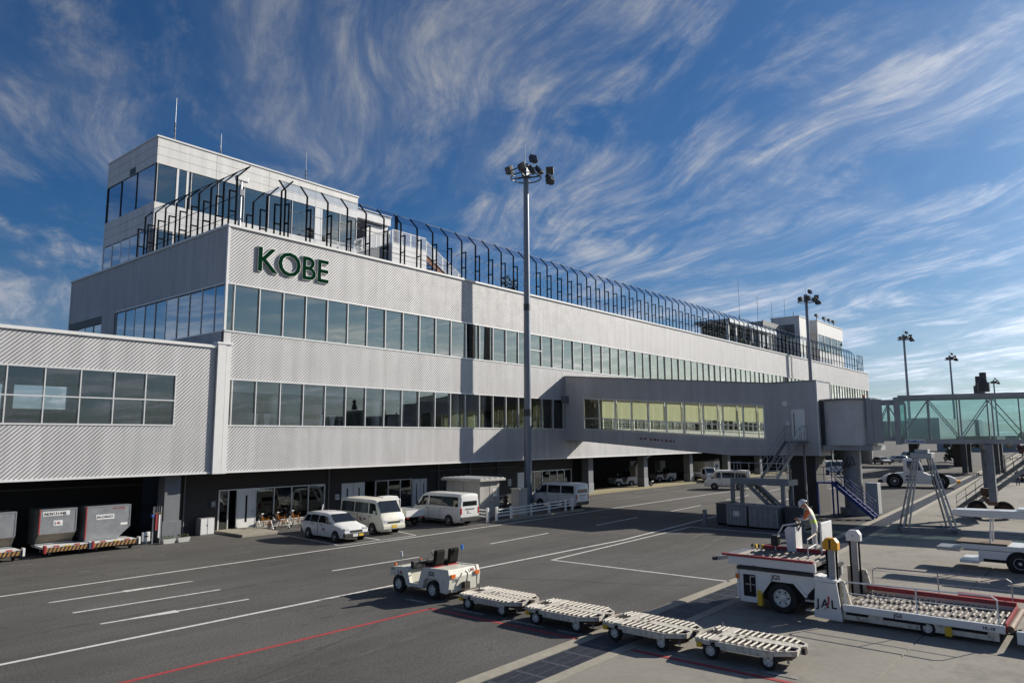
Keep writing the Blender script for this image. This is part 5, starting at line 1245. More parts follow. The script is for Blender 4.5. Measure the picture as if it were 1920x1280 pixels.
# ------------------------------------------------------------------ container dollies
def make_dolly(lab, loc, rz):
    t = thing('container_dolly', loc, lab, 'dolly', 'four empty dollies behind the tractor', rz); hw = .80; hl = 1.32; z = .50
    out = [(-hw,-hl+.45),(-hw,.62),(-hw+.16,.70),(-hw-.02,.86),(-hw+.1,hl-.1),(-.2,hl),(.2,hl),(hw-.1,hl-.1),(hw+.02,.86),(hw-.16,.70),(hw,.62),(hw,-hl+.45),(hw-.35,-hl),(-hw+.35,-hl)]
    MB().prism(out, 'z', z-.11, z-.05).build('deck_frame', 'rusty_dark', t)
    q = MB()
    for a, b in zip(out, out[1:]+out[:1]): q.beam((a[0],a[1],z-.07), (b[0],b[1],z-.07), .05, .12)
    q.build('edge_rail', 'worn_white', t)
    MB().box(-.17, .17, -hl+.02, .60, z-.03, z+.012).build('spine_plate', 'worn_white', t); MB().box(-hw+.02, hw-.02, .56, .80, z-.028, z+.015).build('cross_plate', 'worn_white', t)
    for x, y in ((.0, .35), (0, .1), (-.3, .68)): MB().box(x-.09, x+.09, y-.04, y+.04, z+.013, z+.017).build('slot', 'dark_void', t)
    ro = MB(); ro.cyl((-.27,0,0), (.27,0,0), .027, n=8); r0 = None
    for sd_ in (-1, 1):
        ys = [-hl+.22+i*.165 for i in range(11)]+[.87, 1.0, 1.13]
        for y in ys:
            loc_ = (sd_*.49, y, z)
            if r0 is None: r0 = ro.build('roller', 'worn_white', t); r0.location = loc_; o = r0
            else: o = inst(r0, t, loc_)
            o.rotation_euler = (0, 0, 0)
            if y < -hl+.35: o.scale = (.75, 1, 1); o.location.x = sd_*.40
    MB().box(-.5, .5, -hl+.1, hl-.15, .26, z-.115).build('chassis', 'rusty_steel', t)
    for sd_ in (-1, 1):
        MB().box(sd_*hw-.02*sd_-.03, sd_*hw-.02*sd_+.03, -.85, .5, z-.2, z-.115).build('side_beam', 'worn_white', t)
        for yy in (.80, -.72): wheel(t, sd_*(hw-.1), yy, .22, .15, sd_, 'rim')
        for yy in (.8, -.72): MB().box(sd_*.52-.06, sd_*.52+.06, yy-.06, yy+.06, .2, .38).build('fork', 'rusty_steel', t)
    MB().box(-hw-.02, -hw+.14, hl-.3, hl-.16, z-.22, z-.10).build('corner_lamp', 'yellow_paint', t)
    q = MB(); q.beam((0, hl, .36), (0, hl+.42, .40), .07); q.cyl((0,hl+.38,.36), (0,hl+.38,.46), .06, n=8); q.build('tow_bar', 'rusty_steel', t)
    MB().box(-.09, .09, -hl-.12, -hl, .34, .50).build('rear_hitch', 'rusty_dark', t)
    for x in (-.28, .28): MB().cyl((x+.35, 1.0, z+.02), (x+.35, 1.0, z+.14), .02, n=6).build('lock_pin', 'galvanised', t)
    MB().cyl((-.45, -hl+.2, .16), (-.45, -hl+.2, .32), .03, n=6).build('lever', 'galvanised', t)
    t.scale = (.93, .95, .95)
    return t
for (x, y, a), l_ in zip(((18.42, 16.05, .0), (18.33, 13.2, .02), (18.32, 10.45, -.03), (18.46, 7.75, .03)), ('roller dolly coupled directly to the baggage tractor', 'second roller dolly behind the baggage tractor', 'third roller dolly behind the tractor, standing on the drain grating', 'last roller dolly of the train, nearest the cargo loader platform')):
    make_dolly(l_, (x, y, 0), a)

# ------------------------------------------------------------------ cargo loader
ld = thing('cargo_loader', (25, 7.5, 0), 'white cargo loader with raised red-edged bridge and low roller platform', 'cargo loader')
def lb(b, name, m, par=None, **k): return b.build(name, m, par or ld, world=True, **k)
A, Bx = 23.55, 26.35       # near and far side
# front chassis: side plates with wheel opening
for x in (A, Bx-.12):
    q = MB(); q.prism([(10.15,.22),(10.15,1.22),(7.75,1.22),(7.75,.95),(8.05,.62),(8.32,.95),(9.15,.95),(9.52,.5),(9.52,.22)], 'x', x, x+.12); lb(q, 'side_plate', 'white_vehicle', bevel=.01)
lb(MB().box(A+.14, Bx-.14, 7.8, 10.1, .35, 1.2), 'engine_bay', 'dark_void')
lb(MB().box(A-.012, A-.001, 9.62, 10.02, .40, 1.08), 'side_opening', 'dark_void')
q = MB(); q.beam((A-.03, 9.78, .55), (A-.03, 9.78, 1.05), .03); q.beam((A-.03, 9.62, .78), (A-.03, 9.95, .78), .03); q.beam((A-.03, 9.78, 1.03), (A-.03, 9.6, 1.03), .03); lb(q, 'ladder', 'galvanised')
lb(MB().box(A-.05, Bx+.05, 7.72, 10.22, 1.23, 1.32), 'skirt', 'black_plastic')
lb(MB().box(A, Bx, 10.16, 10.24, .3, 1.2), 'front_plate', 'white_vehicle'); lb(MB().box(A-.05, A+.1, 10.17, 10.27, .92, 1.06), 'front_lamp', 'orange_lamp')
lb(MB().box(A-.06, A+.08, 9.42, 9.56, .16, .62), 'yellow_chock', 'yellow_paint')
lb(MB().box(Bx-.1, Bx+.05, 9.42, 9.56, .16, .62), 'yellow_chock', 'yellow_paint')
q = MB(); q.beam((A-.005, 9.48, .5), (A-.005, 9.12, 1.0), .08); q.beam((A-.005, 8.02, .6), (A-.005, 8.38, 1.0), .08); lb(q, 'wheel_strut', 'white_vehicle')
for x, sd_ in ((A+.16, -1), (Bx-.16, 1)):
    wheel(ld, x-25, 8.8-7.5, .47, .3, sd_, 'rim')
lb(MB().box(A+.02, A+.5, 7.75, 7.95, .5, 1.15), 'hose_bay', 'dark_void')
o = lb(MB().box(A-.1, A+.3, 7.5, 8.05, .22, .26), 'step', 'worn_white'); lb(MB().box(A-.1, A+.3, 7.5, 8.05, .5, .54), 'step', 'worn_white')
text('lettering', 'JGS', .19, 'text_black', ld, (A-.006-25, 9.1-7.5, 1.02), RXL, bold=True)
# bridge platform
lb(MB().box(A+.05, A+.17, 7.75, 10.55, 1.34, 1.60), 'bridge_beam', 'white_vehicle', bevel=.01); lb(MB().box(Bx-.5, Bx-.38, 7.75, 10.55, 1.34, 1.60), 'bridge_beam', 'white_vehicle', bevel=.01)
lb(MB().box(A+.02, A+.13, 7.8, 10.75, 1.605, 1.67), 'side_guide', 'red_rail'); lb(MB().box(Bx-.55, Bx-.42, 7.8, 10.2, 1.605, 1.72), 'side_guide', 'red_rail')
for i in range(4): lb(MB().box(Bx-.55, Bx-.42, 10.22+i*.12, 10.28+i*.12, 1.605, 1.72), 'hazard_block', 'yellow_paint' if i % 2 == 0 else 'hazard_black')
lb(MB().box(A+.15, Bx-.42, 7.8, 10.5, 1.48, 1.56), 'bridge_deck', 'deck_plate')
ro = MB(); ro.cyl((-1.05,0,0), (1.05,0,0), .035, n=8); r1 = None
for i in range(18):
    loc_ = (24.83-25, 7.92+i*.145-7.5, 1.575)
    if r1 is None: r1 = ro.build('roller', 'roller', ld); r1.location = loc_
    else: inst(r1, ld, loc_)
q = MB(); q.prism([(10.5,1.5),(10.5,1.6),(11.0,1.52),(11.05,1.42),(10.9,1.4)], 'x', A+.15, Bx-.45); lb(q, 'bridge_lip', 'galvanised'); lb(MB().box(A+.05, A+.3, 10.98, 11.1, 1.4, 1.5), 'lip_bumper', 'black_plastic'); lb(MB().box(Bx-.7, Bx-.45, 10.98, 11.1, 1.4, 1.5), 'lip_bumper', 'black_plastic')
lb(MB().box(A+.03, A+.2, 9.6, 9.75, 1.2, 1.36), 'prop', 'rusty_steel')
# operator station on the far side
lb(MB().box(25.55, 27.0, 8.1, 9.9, 1.50, 1.56), 'operator_floor', 'white_vehicle')
q = MB(); q.prism([(9.05,1.57),(9.35,1.57),(9.42,2.3),(9.3,2.42),(9.05,2.42)], 'x', 25.75, 26.4); c_ = lb(q, 'console', 'white_vehicle', bevel=.02)
lb(MB().box(25.85, 26.35, 9.06, 9.3, 2.43, 2.47), 'control_panel', 'black_plastic', c_)
q = MB(); q.tube([(25.75, 9.75, 1.57), (25.75, 9.75, 1.95), (25.75, 9.45, 2.45), (25.75, 9.1, 2.52), (26.45, 9.1, 2.52)], .025, 8); lb(q, 'console_rail', 'white_vehicle')
lb(MB().box(25.6, 25.9, 9.62, 9.86, 1.75, 2.1), 'work_lamp', 'black_plastic', bevel=.03)
q = MB(); n = 14; c = Vector((26.1, 8.95, 2.5)); q.tube([c+Vector((.19*math.cos(2*PI*i/n), .17*math.sin(2*PI*i/n), .06*math.sin(2*PI*i/n))) for i in range(n+1)], .016, 6); q.cyl(c, c-Vector((0,-.12,.25)), .025, n=6); lb(q, 'steering_wheel', 'black_plastic')
lb(MB().box(25.75, 26.9, 8.18, 8.24, 1.6, 2.62), 'back_panel', 'white_vehicle', bevel=.03)
q = MB(); q.tube([(24.7, 8.3, 1.57), (24.7, 8.3, 2.18), (25.7, 8.3, 2.3)], .022, 6); q.tube([(24.7, 8.3, 1.9), (25.7, 8.3, 1.95)], .018, 6); lb(q, 'gate_bar', 'white_vehicle')
for i in range(10): lb(MB().cyl((24.75+i*.1, 8.3, 2.185+i*.012), (24.80+i*.1, 8.3, 2.191+i*.012), .026, n=6), 'gate_stripe', 'amber_paint' if i % 2 else 'hazard_black')
# hoist masts
for i, (x, m_) in enumerate(((A+.18, 'amber_paint'), (26.15, 'white_vehicle'))):
    y = 7.28
    for dy in (-.14, .14): lb(MB().box(x-.03, x+.03, y+dy-.022, y+dy+.022, .3, 2.1), 'mast_rail', 'black_steel')
    lb(MB().box(x-.07, x+.07, y-.09, y+.09, .3, 2.08), 'mast_channel', 'bridge_grey')
    q = MB(); q.prism([(y-.22,2.07),(y-.22,2.29),(y-.12,2.42),(y+.12,2.42),(y+.22,2.29),(y+.22,2.07)], 'x', x-.13, x+.13); cap = lb(q, 'mast_cap', m_, bevel=.02)
    if i == 0: text('lettering', '1', .40, 'text_black', cap, (x-.136-25, y+.10-7.5, 2.10), RXL, bold=True)
    else: lb(MB().cyl((x-.14, y, 2.25), (x-.131, y, 2.25), .02, n=8), 'bolt', 'hazard_black', cap)
    q = MB(); q.prism([(y-.5,.3),(y-.28,1.15),(y+.3,1.25),(y+.3,.3)], 'x', x+.12, x+.2); lb(q, 'mast_shroud', 'worn_white')
q = MB(); q.prism([(6.98,.05),(7.10,1.12),(7.72,1.14),(7.80,.08)], 'x', A-.12, A-.04); lb(q, 'name_plate', 'white_vehicle', bevel=.01)
q = MB(); q.prism([(7.1,1.14),(7.1,1.2),(7.75,1.32),(7.75,1.14)], 'x', A-.1, A+.4); lb(q, 'shroud_top', 'white_vehicle')
for ch, yy, m_ in (('J', 7.70, 'text_black'), ('A', 7.57, 'text_black'), ('L', 7.29, 'text_black')): text('lettering', ch, .34, m_, ld, (A-.126-25, yy-7.5, .40), RXL, bold=True)
q = MB(); q.prism([(7.32,.74),(7.37,.74),(7.38,.52),(7.46,.36),(7.56,.30),(7.44,.36),(7.33,.52)], 'x', A-.132, A-.128); lb(q, 'lettering', 'text_red')
# low main platform
lb(MB().box(A-.05, A+.07, 2.95, 6.98, .34, .54), 'platform_beam', 'white_vehicle', bevel=.015); lb(MB().box(Bx+.0, Bx+.12, 2.95, 6.98, .34, .54), 'platform_beam', 'white_vehicle', bevel=.015)
lb(MB().box(A+.0, A+.06, 3.1, 6.98, .12, .335), 'lower_beam', 'worn_white')
for y0, y1 in ((3.35, 4.2), (4.8, 5.9), (6.3, 6.9)): lb(MB().box(A-.012, A-.002, y0, y1, .26, .33), 'beam_slot', 'dark_void')
lb(MB().box(A+.08, Bx-.01, 2.95, 7.1, .30, .42), 'platform_deck', 'deck_plate')
lb(MB().box(Bx-.16, Bx-.03, 2.95, 7.0, .56, .68), 'side_guide', 'red_rail'); lb(MB().box(Bx+.3, Bx+.4, 2.6, 4.5, .62, .72), 'loose_guide', 'red_rail')
ro = MB(); ro.cyl((-.16,0,0), (.16,0,0), .04, n=8); r2 = None
for i in range(26):
    for j in range(7):
        x = A+.3+j*.36+(.0 if (i//2) % 2 == 0 else .0); y = 3.1+i*.15
        if ((i//3)+j) % 3 == 0: continue
        loc_ = (x-25, y-7.5, .445)
        if r2 is None: r2 = ro.build('roller', 'roller', ld); r2.location = loc_
        else: inst(r2, ld, loc_)
for i in range(9): lb(MB().box(A+.12, Bx-.2, 3.0+i*.45, 3.04+i*.45, .421, .47), 'roller_bar', 'deck_plate')
wheel(ld, A+.06-25, 4.77-7.5, .2, .14, -1, 'sign_white'); wheel(ld, Bx-25, 4.77-7.5, .2, .14, 1, 'sign_white')
lb(MB().box(A-.06, A+.05, 4.18, 4.34, .08, .32), 'yellow_chock', 'yellow_paint')
text('lettering', 'JGS', .15, 'text_black', ld, (A-.056-25, 5.6-7.5, .39), RXL, bold=True); text('lettering', 'HL-18', .11, 'text_black', ld, (A-.056-25, 3.45-7.5, .40), RXL, bold=True)
for x in (A-.02, Bx+.25):
    q = MB(); z0 = .55 if x < 25 else .35
    q.tube([(x, 6.9, z0), (x, 6.9, 1.12), (x, 6.8, 1.2), (x, 3.2, 1.26), (x, 3.08, 1.18), (x, 3.08, z0)], .022, 8); q.tube([(x, 6.85, .88), (x, 3.1, .92)], .014, 6)
    q.cyl((x, 5.0, z0), (x, 5.0, 1.23), .02, n=6); lb(q, 'guard_rail', 'sign_white' if x < 25 else 'galvanised')
q = MB(); q.cyl((A+.1, 2.85, .45), (Bx-.1, 2.85, .45), .09, n=12); lb(q, 'end_roller', 'rusty_steel', smooth=40); lb(MB().box(A+.08, Bx-.05, 2.92, 2.96, .35, .6), 'end_stop', 'red_rail')
# adjoining transfer platform on the right
tp2 = thing('transfer_platform', (25, 0, 0), 'white low roller platform butted against the loader at the picture edge', 'platform')
def tp_(b, name, m, **k): return b.build(name, m, tp2, world=True, **k)
tp_(MB().box(A-.1, A+.04, -2.0, 2.7, .14, .46), 'side_beam', 'white_vehicle', bevel=.015); tp_(MB().box(Bx-.05, Bx+.08, -2.0, 2.7, .14, .5), 'side_beam', 'white_vehicle', bevel=.015)
tp_(MB().box(A+.05, Bx-.06, -2.0, 2.65, .3, .38), 'deck', 'deck_plate'); tp_(MB().box(Bx-.06, Bx+.06, -2, 2.6, .52, .64), 'side_guide', 'red_rail')
r3 = None; ro = MB(); ro.cyl((-1.25,0,0), (1.25,0,0), .04, n=8)
for i in range(28):
    if r3 is None: r3 = ro.build('roller', 'roller', tp2); r3.location = (-.05, -1.9+i*.16, .41)
    else: inst(r3, tp2, (-.05, -1.9+i*.16, .41))
wheel(tp2, A+.05-25, 1.2, .2, .14, -1, 'sign_white')

# ------------------------------------------------------------------ belt loader at the right edge
bl = thing('belt_loader', (43.4, 4.5, 0), 'white belt loader with raised boom at the right edge of the picture', 'belt loader')
def blb(b, name, m, **k): return b.build(name, m, bl, world=True, **k)
q = MB(); q.prism([(7.05,2.62),(7.15,2.78),(7.0,2.92),(1.0,3.02),(1.0,2.62),(5.6,2.58)], 'x', 42.2, 43.3); blb(q, 'boom', 'white_vehicle', bevel=.03)
blb(MB().box(42.18, 43.32, 1.0, 4.4, 3.03, 3.09), 'boom_cover', 'white_vehicle')
blb(MB().box(42.1, 44.0, -2, 6.8, 1.0, 1.25), 'deck', 'white_vehicle', bevel=.02); blb(MB().box(42.15, 43.9, 4.9, 7.0, 1.26, 1.34), 'walkway', 'wood_plank')
blb(MB().box(42.1, 44.0, 3.8, 6.1, .42, .98), 'body', 'white_vehicle', bevel=.03); blb(MB().box(42.08, 42.1, 4.9, 5.9, .45, .58), 'side_slot', 'dark_void')
blb(MB().box(42.1, 44.0, 6.1, 6.9, .30, .45), 'front_bumper', 'white_vehicle'); blb(MB().box(42.3, 43.6, 6.9, 7.9, .80, .98), 'front_frame', 'galvanised')
blb(MB().box(42.1, 44.0, -2, 3.8, .4, .98), 'rear_body', 'white_vehicle', bevel=.03); blb(MB().cyl((42.09, 4.45, .48), (42.14, 4.45, .48), .56, n=20), 'wheel_arch', 'dark_void')
wheel(bl, 42.2-43.4, -.05, .46, .26, -1, 'rim'); wheel(bl, 43.9-43.4, -.05, .46, .26, 1, 'rim')
for y in (5.6, 3.9, 2.2): q = MB(); q.beam((42.3, y, 1.25), (42.3, y-.1, 2.6), .07); q.beam((43.2, y, 1.25), (43.2, y-.1, 2.6), .07); blb(q, 'boom_post', 'white_vehicle')
q = MB(); q.beam((42.3, 5.6, 1.95), (42.3, 2.2, 1.95), .05); blb(q, 'boom_rail', 'white_vehicle')
q = MB(); q.box(42.4, 43.2, 3.0, 3.6, 1.25, 2.2); blb(q, 'power_pack', 'bridge_grey', bevel=.03)
bl.location = (43.4*.859, 4.5*.859, 0); bl.scale = (.859, .859, .82)
# folded steps beyond it
fs_ = thing('passenger_step', (62, 2, 0), 'grey tube railing steps standing behind the belt loader', 'steps')
fsb = lambda b, name, m, **k: b.build(name, m, fs_, world=True, **k)
flight((62.0, 5.2, .6), (62.5, .5, 2.8), 1.0, 10, fsb, 'grey_steel', along='y', railm='dark_grey_steel')
q = MB(); q.beam((62.5, .6, 0), (62.5, .6, 2.7), .1); fsb(q, 'post', 'grey_steel')

# ------------------------------------------------------------------ cargo containers on dollies under the wing
def make_uld(lab, x0, x1, y0, code, mark, cut, closed=False):
    z0, z1, d = .52, 2.14, 1.5
    t = thing('cargo_container', ((x0+x1)/2, y0+d/2, z0), lab, 'cargo container', 'cargo containers under the wing')
    def ub(b, name, m, **k): return b.build(name, m, t, world=True, **k)
    if cut:
        poly = [(x0, z0), (x1-.55, z0), (x1, z0+.48), (x1, z1), (x0, z1)]
        b = ub(MB().prism(poly, 'y', y0, y0+d), 'shell', 'uld_metal', bevel=.01)
    else:
        poly = [(y0+.42, z0), (y0, z0+.45), (y0, z1), (y0+d, z1), (y0+d, z0)]
        b = ub(MB().prism(poly, 'x', x0, x1), 'shell', 'uld_metal', bevel=.01)
        ub(MB().add([(x0+.02, y0-.004, z0+.45), (x1-.02, y0-.004, z0+.45), (x1-.02, y0+.416, z0-.0), (x0+.02, y0+.416, z0), (x0+.02, y0+.02, z0+.47), (x1-.02, y0+.02, z0+.47), (x1-.02, y0+.44, z0+.02), (x0+.02, y0+.44, z0+.02)], [(0,1,2,3),(7,6,5,4),(0,4,5,1),(1,5,6,2),(2,6,7,3),(3,7,4,0)]), 'sloping_skin', 'uld_lower')
    q = MB(); q.box(x0-.02, x0+.03, y0-.015, y0+.03, z0+(.47 if not cut else .02), z1); ub(q, 'edge_rail', 'red_rail')
    q = MB(); q.box(x1-.03, x1+.02, y0-.015, y0+.03, z0+.5, z1); q2 = ub(q, 'edge_rail', 'galvanised'); ub(MB().box(x0+.03, x1-.03, y0-.015, y0+.02, z1-.05, z1+.01), 'top_rail', 'galvanised')
    ub(MB().box(x0-.03, x1+.03 if not cut else x1-.5, y0+(.36 if not cut else -.03), y0+d, z0-.06, z0-.003), 'base_pallet', 'galvanised')
    if code:
        c = ub(MB().box(x0+.12, x0+.12+.105*len(code)+.12, y0-.008, y0-.001, z1-.32, z1-.10), 'code_plate', 'plate_white')
        text('lettering', code, .19, 'text_black', c, (x0+.16-(x0+x1)/2, y0-.012-(y0+d/2), z1-.28-z0), RXF, ext=.002, bold=True)
    if mark == 'CARGO':
        c = ub(MB().box(x0+.45, x0+1.32, y0-.008, y0-.001, z1-.66, z1-.42), 'name_label', 'plate_white'); text('lettering', 'JALCARGO', .155, 'text_black', c, (x0+.49-(x0+x1)/2, y0-.012-(y0+d/2), z1-.59-z0), RXF, ext=.002, bold=True)
        text('lettering', 'AKN 14256JL', .11, 'text_red', c, (x1-.88-(x0+x1)/2, y0-.006-(y0+d/2), z1-.18-z0), RXF, ext=.002)
        ub(MB().box(x1-.45, x1-.12, y0-.006, y0-.001, z0+.62, z0+.72), 'small_label', 'sign_white')
    elif mark: 
        c = ub(MB().box((x0+x1)/2-.2, (x0+x1)/2+.2, y0-.008, y0-.001, z0+.82, z0+1.08), 'name_label', 'plate_white'); jal(c, ((x0+x1)/2-.14-(x0+x1)/2, y0-.012-(y0+d/2), .90), RXF, .16)
    return t
def make_uld_dolly(lab, x0, x1, y0):
    t = thing('container_dolly', ((x0+x1)/2, y0+.9, 0), lab, 'dolly', 'dollies under the cargo containers')
    def ub(b, name, m, **k): return b.build(name, m, t, world=True, **k)
    ub(MB().box(x0+.02, x1-.02, y0+.06, y0+2.0, .34, .44), 'deck', 'white_trim', bevel=.01)
    n = 12; w = (x1-x0)/n
    ub(MB().box(x0, x1, y0+.01, y0+.058, .24, .45), 'hazard_board', 'hazard_black')
    for i in range(n): ub(MB().add([(x0+i*w, y0+.004, .25), (x0+i*w+w*.5, y0+.004, .25), (x0+i*w+w, y0+.004, .44), (x0+i*w+w*.5, y0+.004, .44), (x0+i*w, y0+.009, .25), (x0+i*w+w*.5, y0+.009, .25), (x0+i*w+w, y0+.009, .44), (x0+i*w+w*.5, y0+.009, .44)], [(0,1,2,3),(7,6,5,4),(0,4,5,1),(1,5,6,2),(2,6,7,3),(3,7,4,0)]) if i < n-1 else MB().box(x1-.06, x1-.02, y0+.004, y0+.009, .25, .44), 'stripe', 'shaded_amber')
    for x in (x0+.35, x1-.35):
        for y in (y0+.35, y0+1.6): wheel(t, x-(x0+x1)/2, y-(y0+.9), .17, .1, -1, 'rim')
    for x in (x0, x1-.06): ub(MB().box(x-.02, x+.07, y0-.02, y0+.25, .2, .55), 'corner_post', 'red_rail' if x == x0 else 'sign_white')
    for x in (x0+.55, x1-.55): ub(MB().box(x-.12, x+.12, y0+.2, y0+.28, .445, .50), 'stop_block', 'red_rail')
    ub(MB().box((x0+x1)/2-.12, (x0+x1)/2+.12, y0+.08, y0+.16, .445, .475), 'latch', 'yellow_paint')
    return t
make_uld('silver container lettered AKN13144JL with dark sloping lower front', 12.72, 14.32, 40.3, 'AKN13144JL', 'JAL', False)
make_uld('silver container with a cut lower corner, beside the grey column', 14.72, 16.82, 40.15, None, 'CARGO', True)
make_uld('silver container cut off by the left edge of the picture', 9.9, 11.75, 40.35, 'AKN 1 JLC', None, False)
make_uld_dolly('striped dolly under the AKN13144JL container', 12.7, 14.7, 39.25); make_uld_dolly('striped dolly under the container with a cut lower corner', 14.75, 17.0, 39.2); make_uld_dolly('striped dolly under the leftmost container', 9.8, 11.9, 39.3)
# bits by the column
for i, x in enumerate((18.62, 19.42)):
    p = thing('planter', (x, 39.6, 0), ['left of two small white planters at the foot of the column', 'right of two small white planters at the foot of the column'][i], 'planter', 'planters by the column')
    q = MB(); q.add([(-.28,-.12,0),(.28,-.12,0),(.28,.12,0),(-.28,.12,0),(-.34,-.16,.24),(.34,-.16,.24),(.34,.16,.24),(-.34,.16,.24)], [(3,2,1,0),(4,5,6,7),(0,1,5,4),(1,2,6,5),(2,3,7,6),(3,0,4,7)]); q.build('box', 'planter_white', p)
    MB().box(-.3, .3, -.13, .13, .2401, .25).build('soil', 'bark', p)
    b = MB()
    for k in range(40):
        c = Vector((random.uniform(-.28,.28), random.uniform(-.1,.1), .25+random.uniform(0,.16))); a = Vector((random.gauss(0,1), random.gauss(0,1), random.gauss(0,1))).normalized()*.05; e = a.orthogonal().normalized()*.03
        b.add([c-e, c+a, c+e, c-a], [(0,1,2,3)])
    b.build('sprigs', 'leaf', p, fix=False)
ex = thing('round_board', (17.75, 40.3, 0), 'white board with a round edge and dark streak leaning by the column', 'board')
MB().box(-.22, .22, -.03, .03, .12, .62).build('board', 'white_trim', ex, bevel=.08); MB().box(-.1, .12, -.036, -.031, .36, .42).build('mark', 'hazard_black', ex); MB().box(-.2, .2, -.1, .1, 0, .12).build('foot', 'grey_steel', ex)
ut = thing('tool_rack', (18.15, 40.0, 0), 'narrow rack with hanging tools and a red hose beside the column', 'rack')
for x in (-.2, .2): MB().box(x-.03, x+.03, -.03, .03, 0, 1.9).build('upright', 'galvanised', ut)
MB().box(-.23, .23, -.05, .05, 1.55, 1.62).build('shelf', 'wood_plank', ut); MB().box(-.1, .0, -.08, -.03, .7, 1.55).build('red_hose', 'red_rail', ut); MB().box(.06, .14, -.08, -.03, .3, 1.5).build('broom', 'white_trim', ut); MB().box(-.3, -.18, -.1, .1, 1.4, 1.55).build('bin', 'text_blue', ut)
for i in range(5): q = MB(); q.beam((-.18+i*.09, -.02, 1.62), (-.22+i*.1, -.04, 1.95), .02); q.build('tool', 'galvanised', ut)
cbn = thing('wall_cabinet', (21.6, 41.4, 0), 'low pale double-door cabinet against the dark wall left of the door', 'cabinet')
MB().box(-.42, .42, -.2, .36, .0, .95).build('body', 'bridge_grey', cbn, bevel=.01)
for x in (-.4, .02): MB().box(x, x+.38, -.215, -.201, .05, .92).build('door', 'white_trim', cbn)
MB().cyl((.0, -.23, .5), (.0, -.23, .6), .012, n=6).build('handle', 'black_plastic', cbn)
ib = thing('intercom_box', (22.15, 41.75, 1.5), 'small grey box on the dark wall above the low cabinet', 'box'); MB().box(-.14, .14, -.08, .05, 0, .35).build('body', 'grey_steel', ib); MB().box(-.1, .1, -.086, -.081, .1, .28).build('cover', 'bridge_grey', ib)
ib = thing('intercom_box', (31.0, 41.75, 1.35), 'small pale box on the dark wall between the shop fronts', 'box'); MB().box(-.14, .14, -.1, .05, 0, .35).build('body', 'white_trim', ib); MB().box(-.1, .1, -.106, -.101, .1, .28).build('cover', 'bridge_grey', ib)

# ------------------------------------------------------------------ bicycles
def make_bike(lab, loc, rz):
    t = thing('bicycle', loc, lab, 'bicycle', 'orange bicycles by the shop window', rz)
    for y in (-.5, .5):
        q = MB(); n = 20; q.tube([(0, y+.31*math.cos(2*PI*i/n), .32+.31*math.sin(2*PI*i/n)) for i in range(n+1)], .018, 5); w = q.build('wheel', 'tyre', t)
        s_ = MB()
        for k in range(8): a = PI*k/8; s_.beam((0, y+.3*math.cos(a), .32+.3*math.sin(a)), (0, y-.3*math.cos(a), .32-.3*math.sin(a)), .006)
        s_.build('spokes', 'galvanised', w)
    q = MB(); q.tube([(0,-.5,.32), (0,-.12,.28), (0,.36,.68), (0,.32,.86)], .02, 6); q.tube([(0,-.12,.28), (0,-.2,.78)], .02, 6); q.tube([(0,-.5,.32), (0,-.18,.66)], .014, 6); q.tube([(0,-.18,.62), (0,.36,.70)], .02, 6); q.tube([(0,.5,.32), (0,.34,.78)], .018, 6); q.build('frame', 'bike_orange', t)
    MB().box(-.08, .08, -.34, -.08, .80, .86).build('saddle', 'seat_black', t, bevel=.02)
    q = MB(); q.tube([(-.26,.18,.98), (-.1,.32,.94), (.1,.32,.94), (.26,.18,.98)], .014, 6); q.build('handlebar', 'galvanised', t)
    q = MB(); 
    for x in (-.14, .14): q.box(x-.005, x+.005, .4, .62, .66, .86)
    q.box(-.14, .14, .4, .62, .655, .665); q.box(-.14, .14, .615, .625, .66, .86); q.box(-.14, .14, .395, .405, .66, .86); q.build('basket', 'black_plastic', t)
    MB().box(-.02, .02, -.14, -.08, .2, .36).build('crank', 'galvanised', t)
    q = MB(); q.cyl((-.12,-.5,.02), (-.02,-.45,.3), .012, n=5); q.build('kickstand', 'galvanised', t)
    return t
for (x, y, a), l_ in zip(((25.0, 40.6, .25), (26.15, 40.7, .3), (27.3, 40.9, .2)), ('orange bicycle nearest the white slotted door', 'middle orange bicycle of three by the shop window', 'orange bicycle nearest the station wagon')): make_bike(l_, (x, y, 0), a)
bg_ = thing('barrier_arm', (28.3, 39.8, 0), 'slanting white pole on a stand behind the station wagon', 'barrier'); q = MB(); q.beam((0,0,.3), (.35,.2,1.3), .07); q.build('pole', 'white_trim', bg_); MB().box(-.2, .2, -.2, .2, 0, .32).build('stand', 'grey_steel', bg_)

# ------------------------------------------------------------------ shed, cabinet and guard fence by the mast
sd2 = thing('grey_shed', (38.3, 35.4, 0), 'beige box shed with overhanging ribbed roof beside the mast', 'shed')
def sdb(b, name, m, **k): return b.build(name, m, sd2, world=True, **k)
sdb(MB().box(37.2, 39.2, 34.2, 37.4, .1, 2.5), 'body', 'shed_panel'); sdb(MB().box(36.9, 39.55, 33.9, 37.7, 2.52, 2.68), 'roof', 'shed_panel', bevel=.015)
for i in range(5): sdb(MB().box(37.05+i*.55, 37.2+i*.55, 33.95, 37.6, 2.681, 2.73), 'roof_rib', 'white_trim')
sdb(MB().box(37.15, 39.25, 34.15, 37.45, 0, .1), 'plinth', 'kerb_concrete'); sdb(MB().box(38.2, 39.05, 34.18, 34.198, .15, 2.2), 'door', 'shed_panel')
sdb(MB().box(38.5, 38.9, 34.165, 34.178, 1.45, 1.95), 'notice', 'sign_white'); q = MB(); q.prism([(38.58,1.64),(38.82,1.64),(38.70,1.86)], 'y', 34.158, 34.164); sdb(q, 'warning_triangle', 'yellow_paint'); sdb(MB().box(38.28, 38.34, 34.15, 34.17, 1.0, 1.1), 'handle', 'black_plastic')
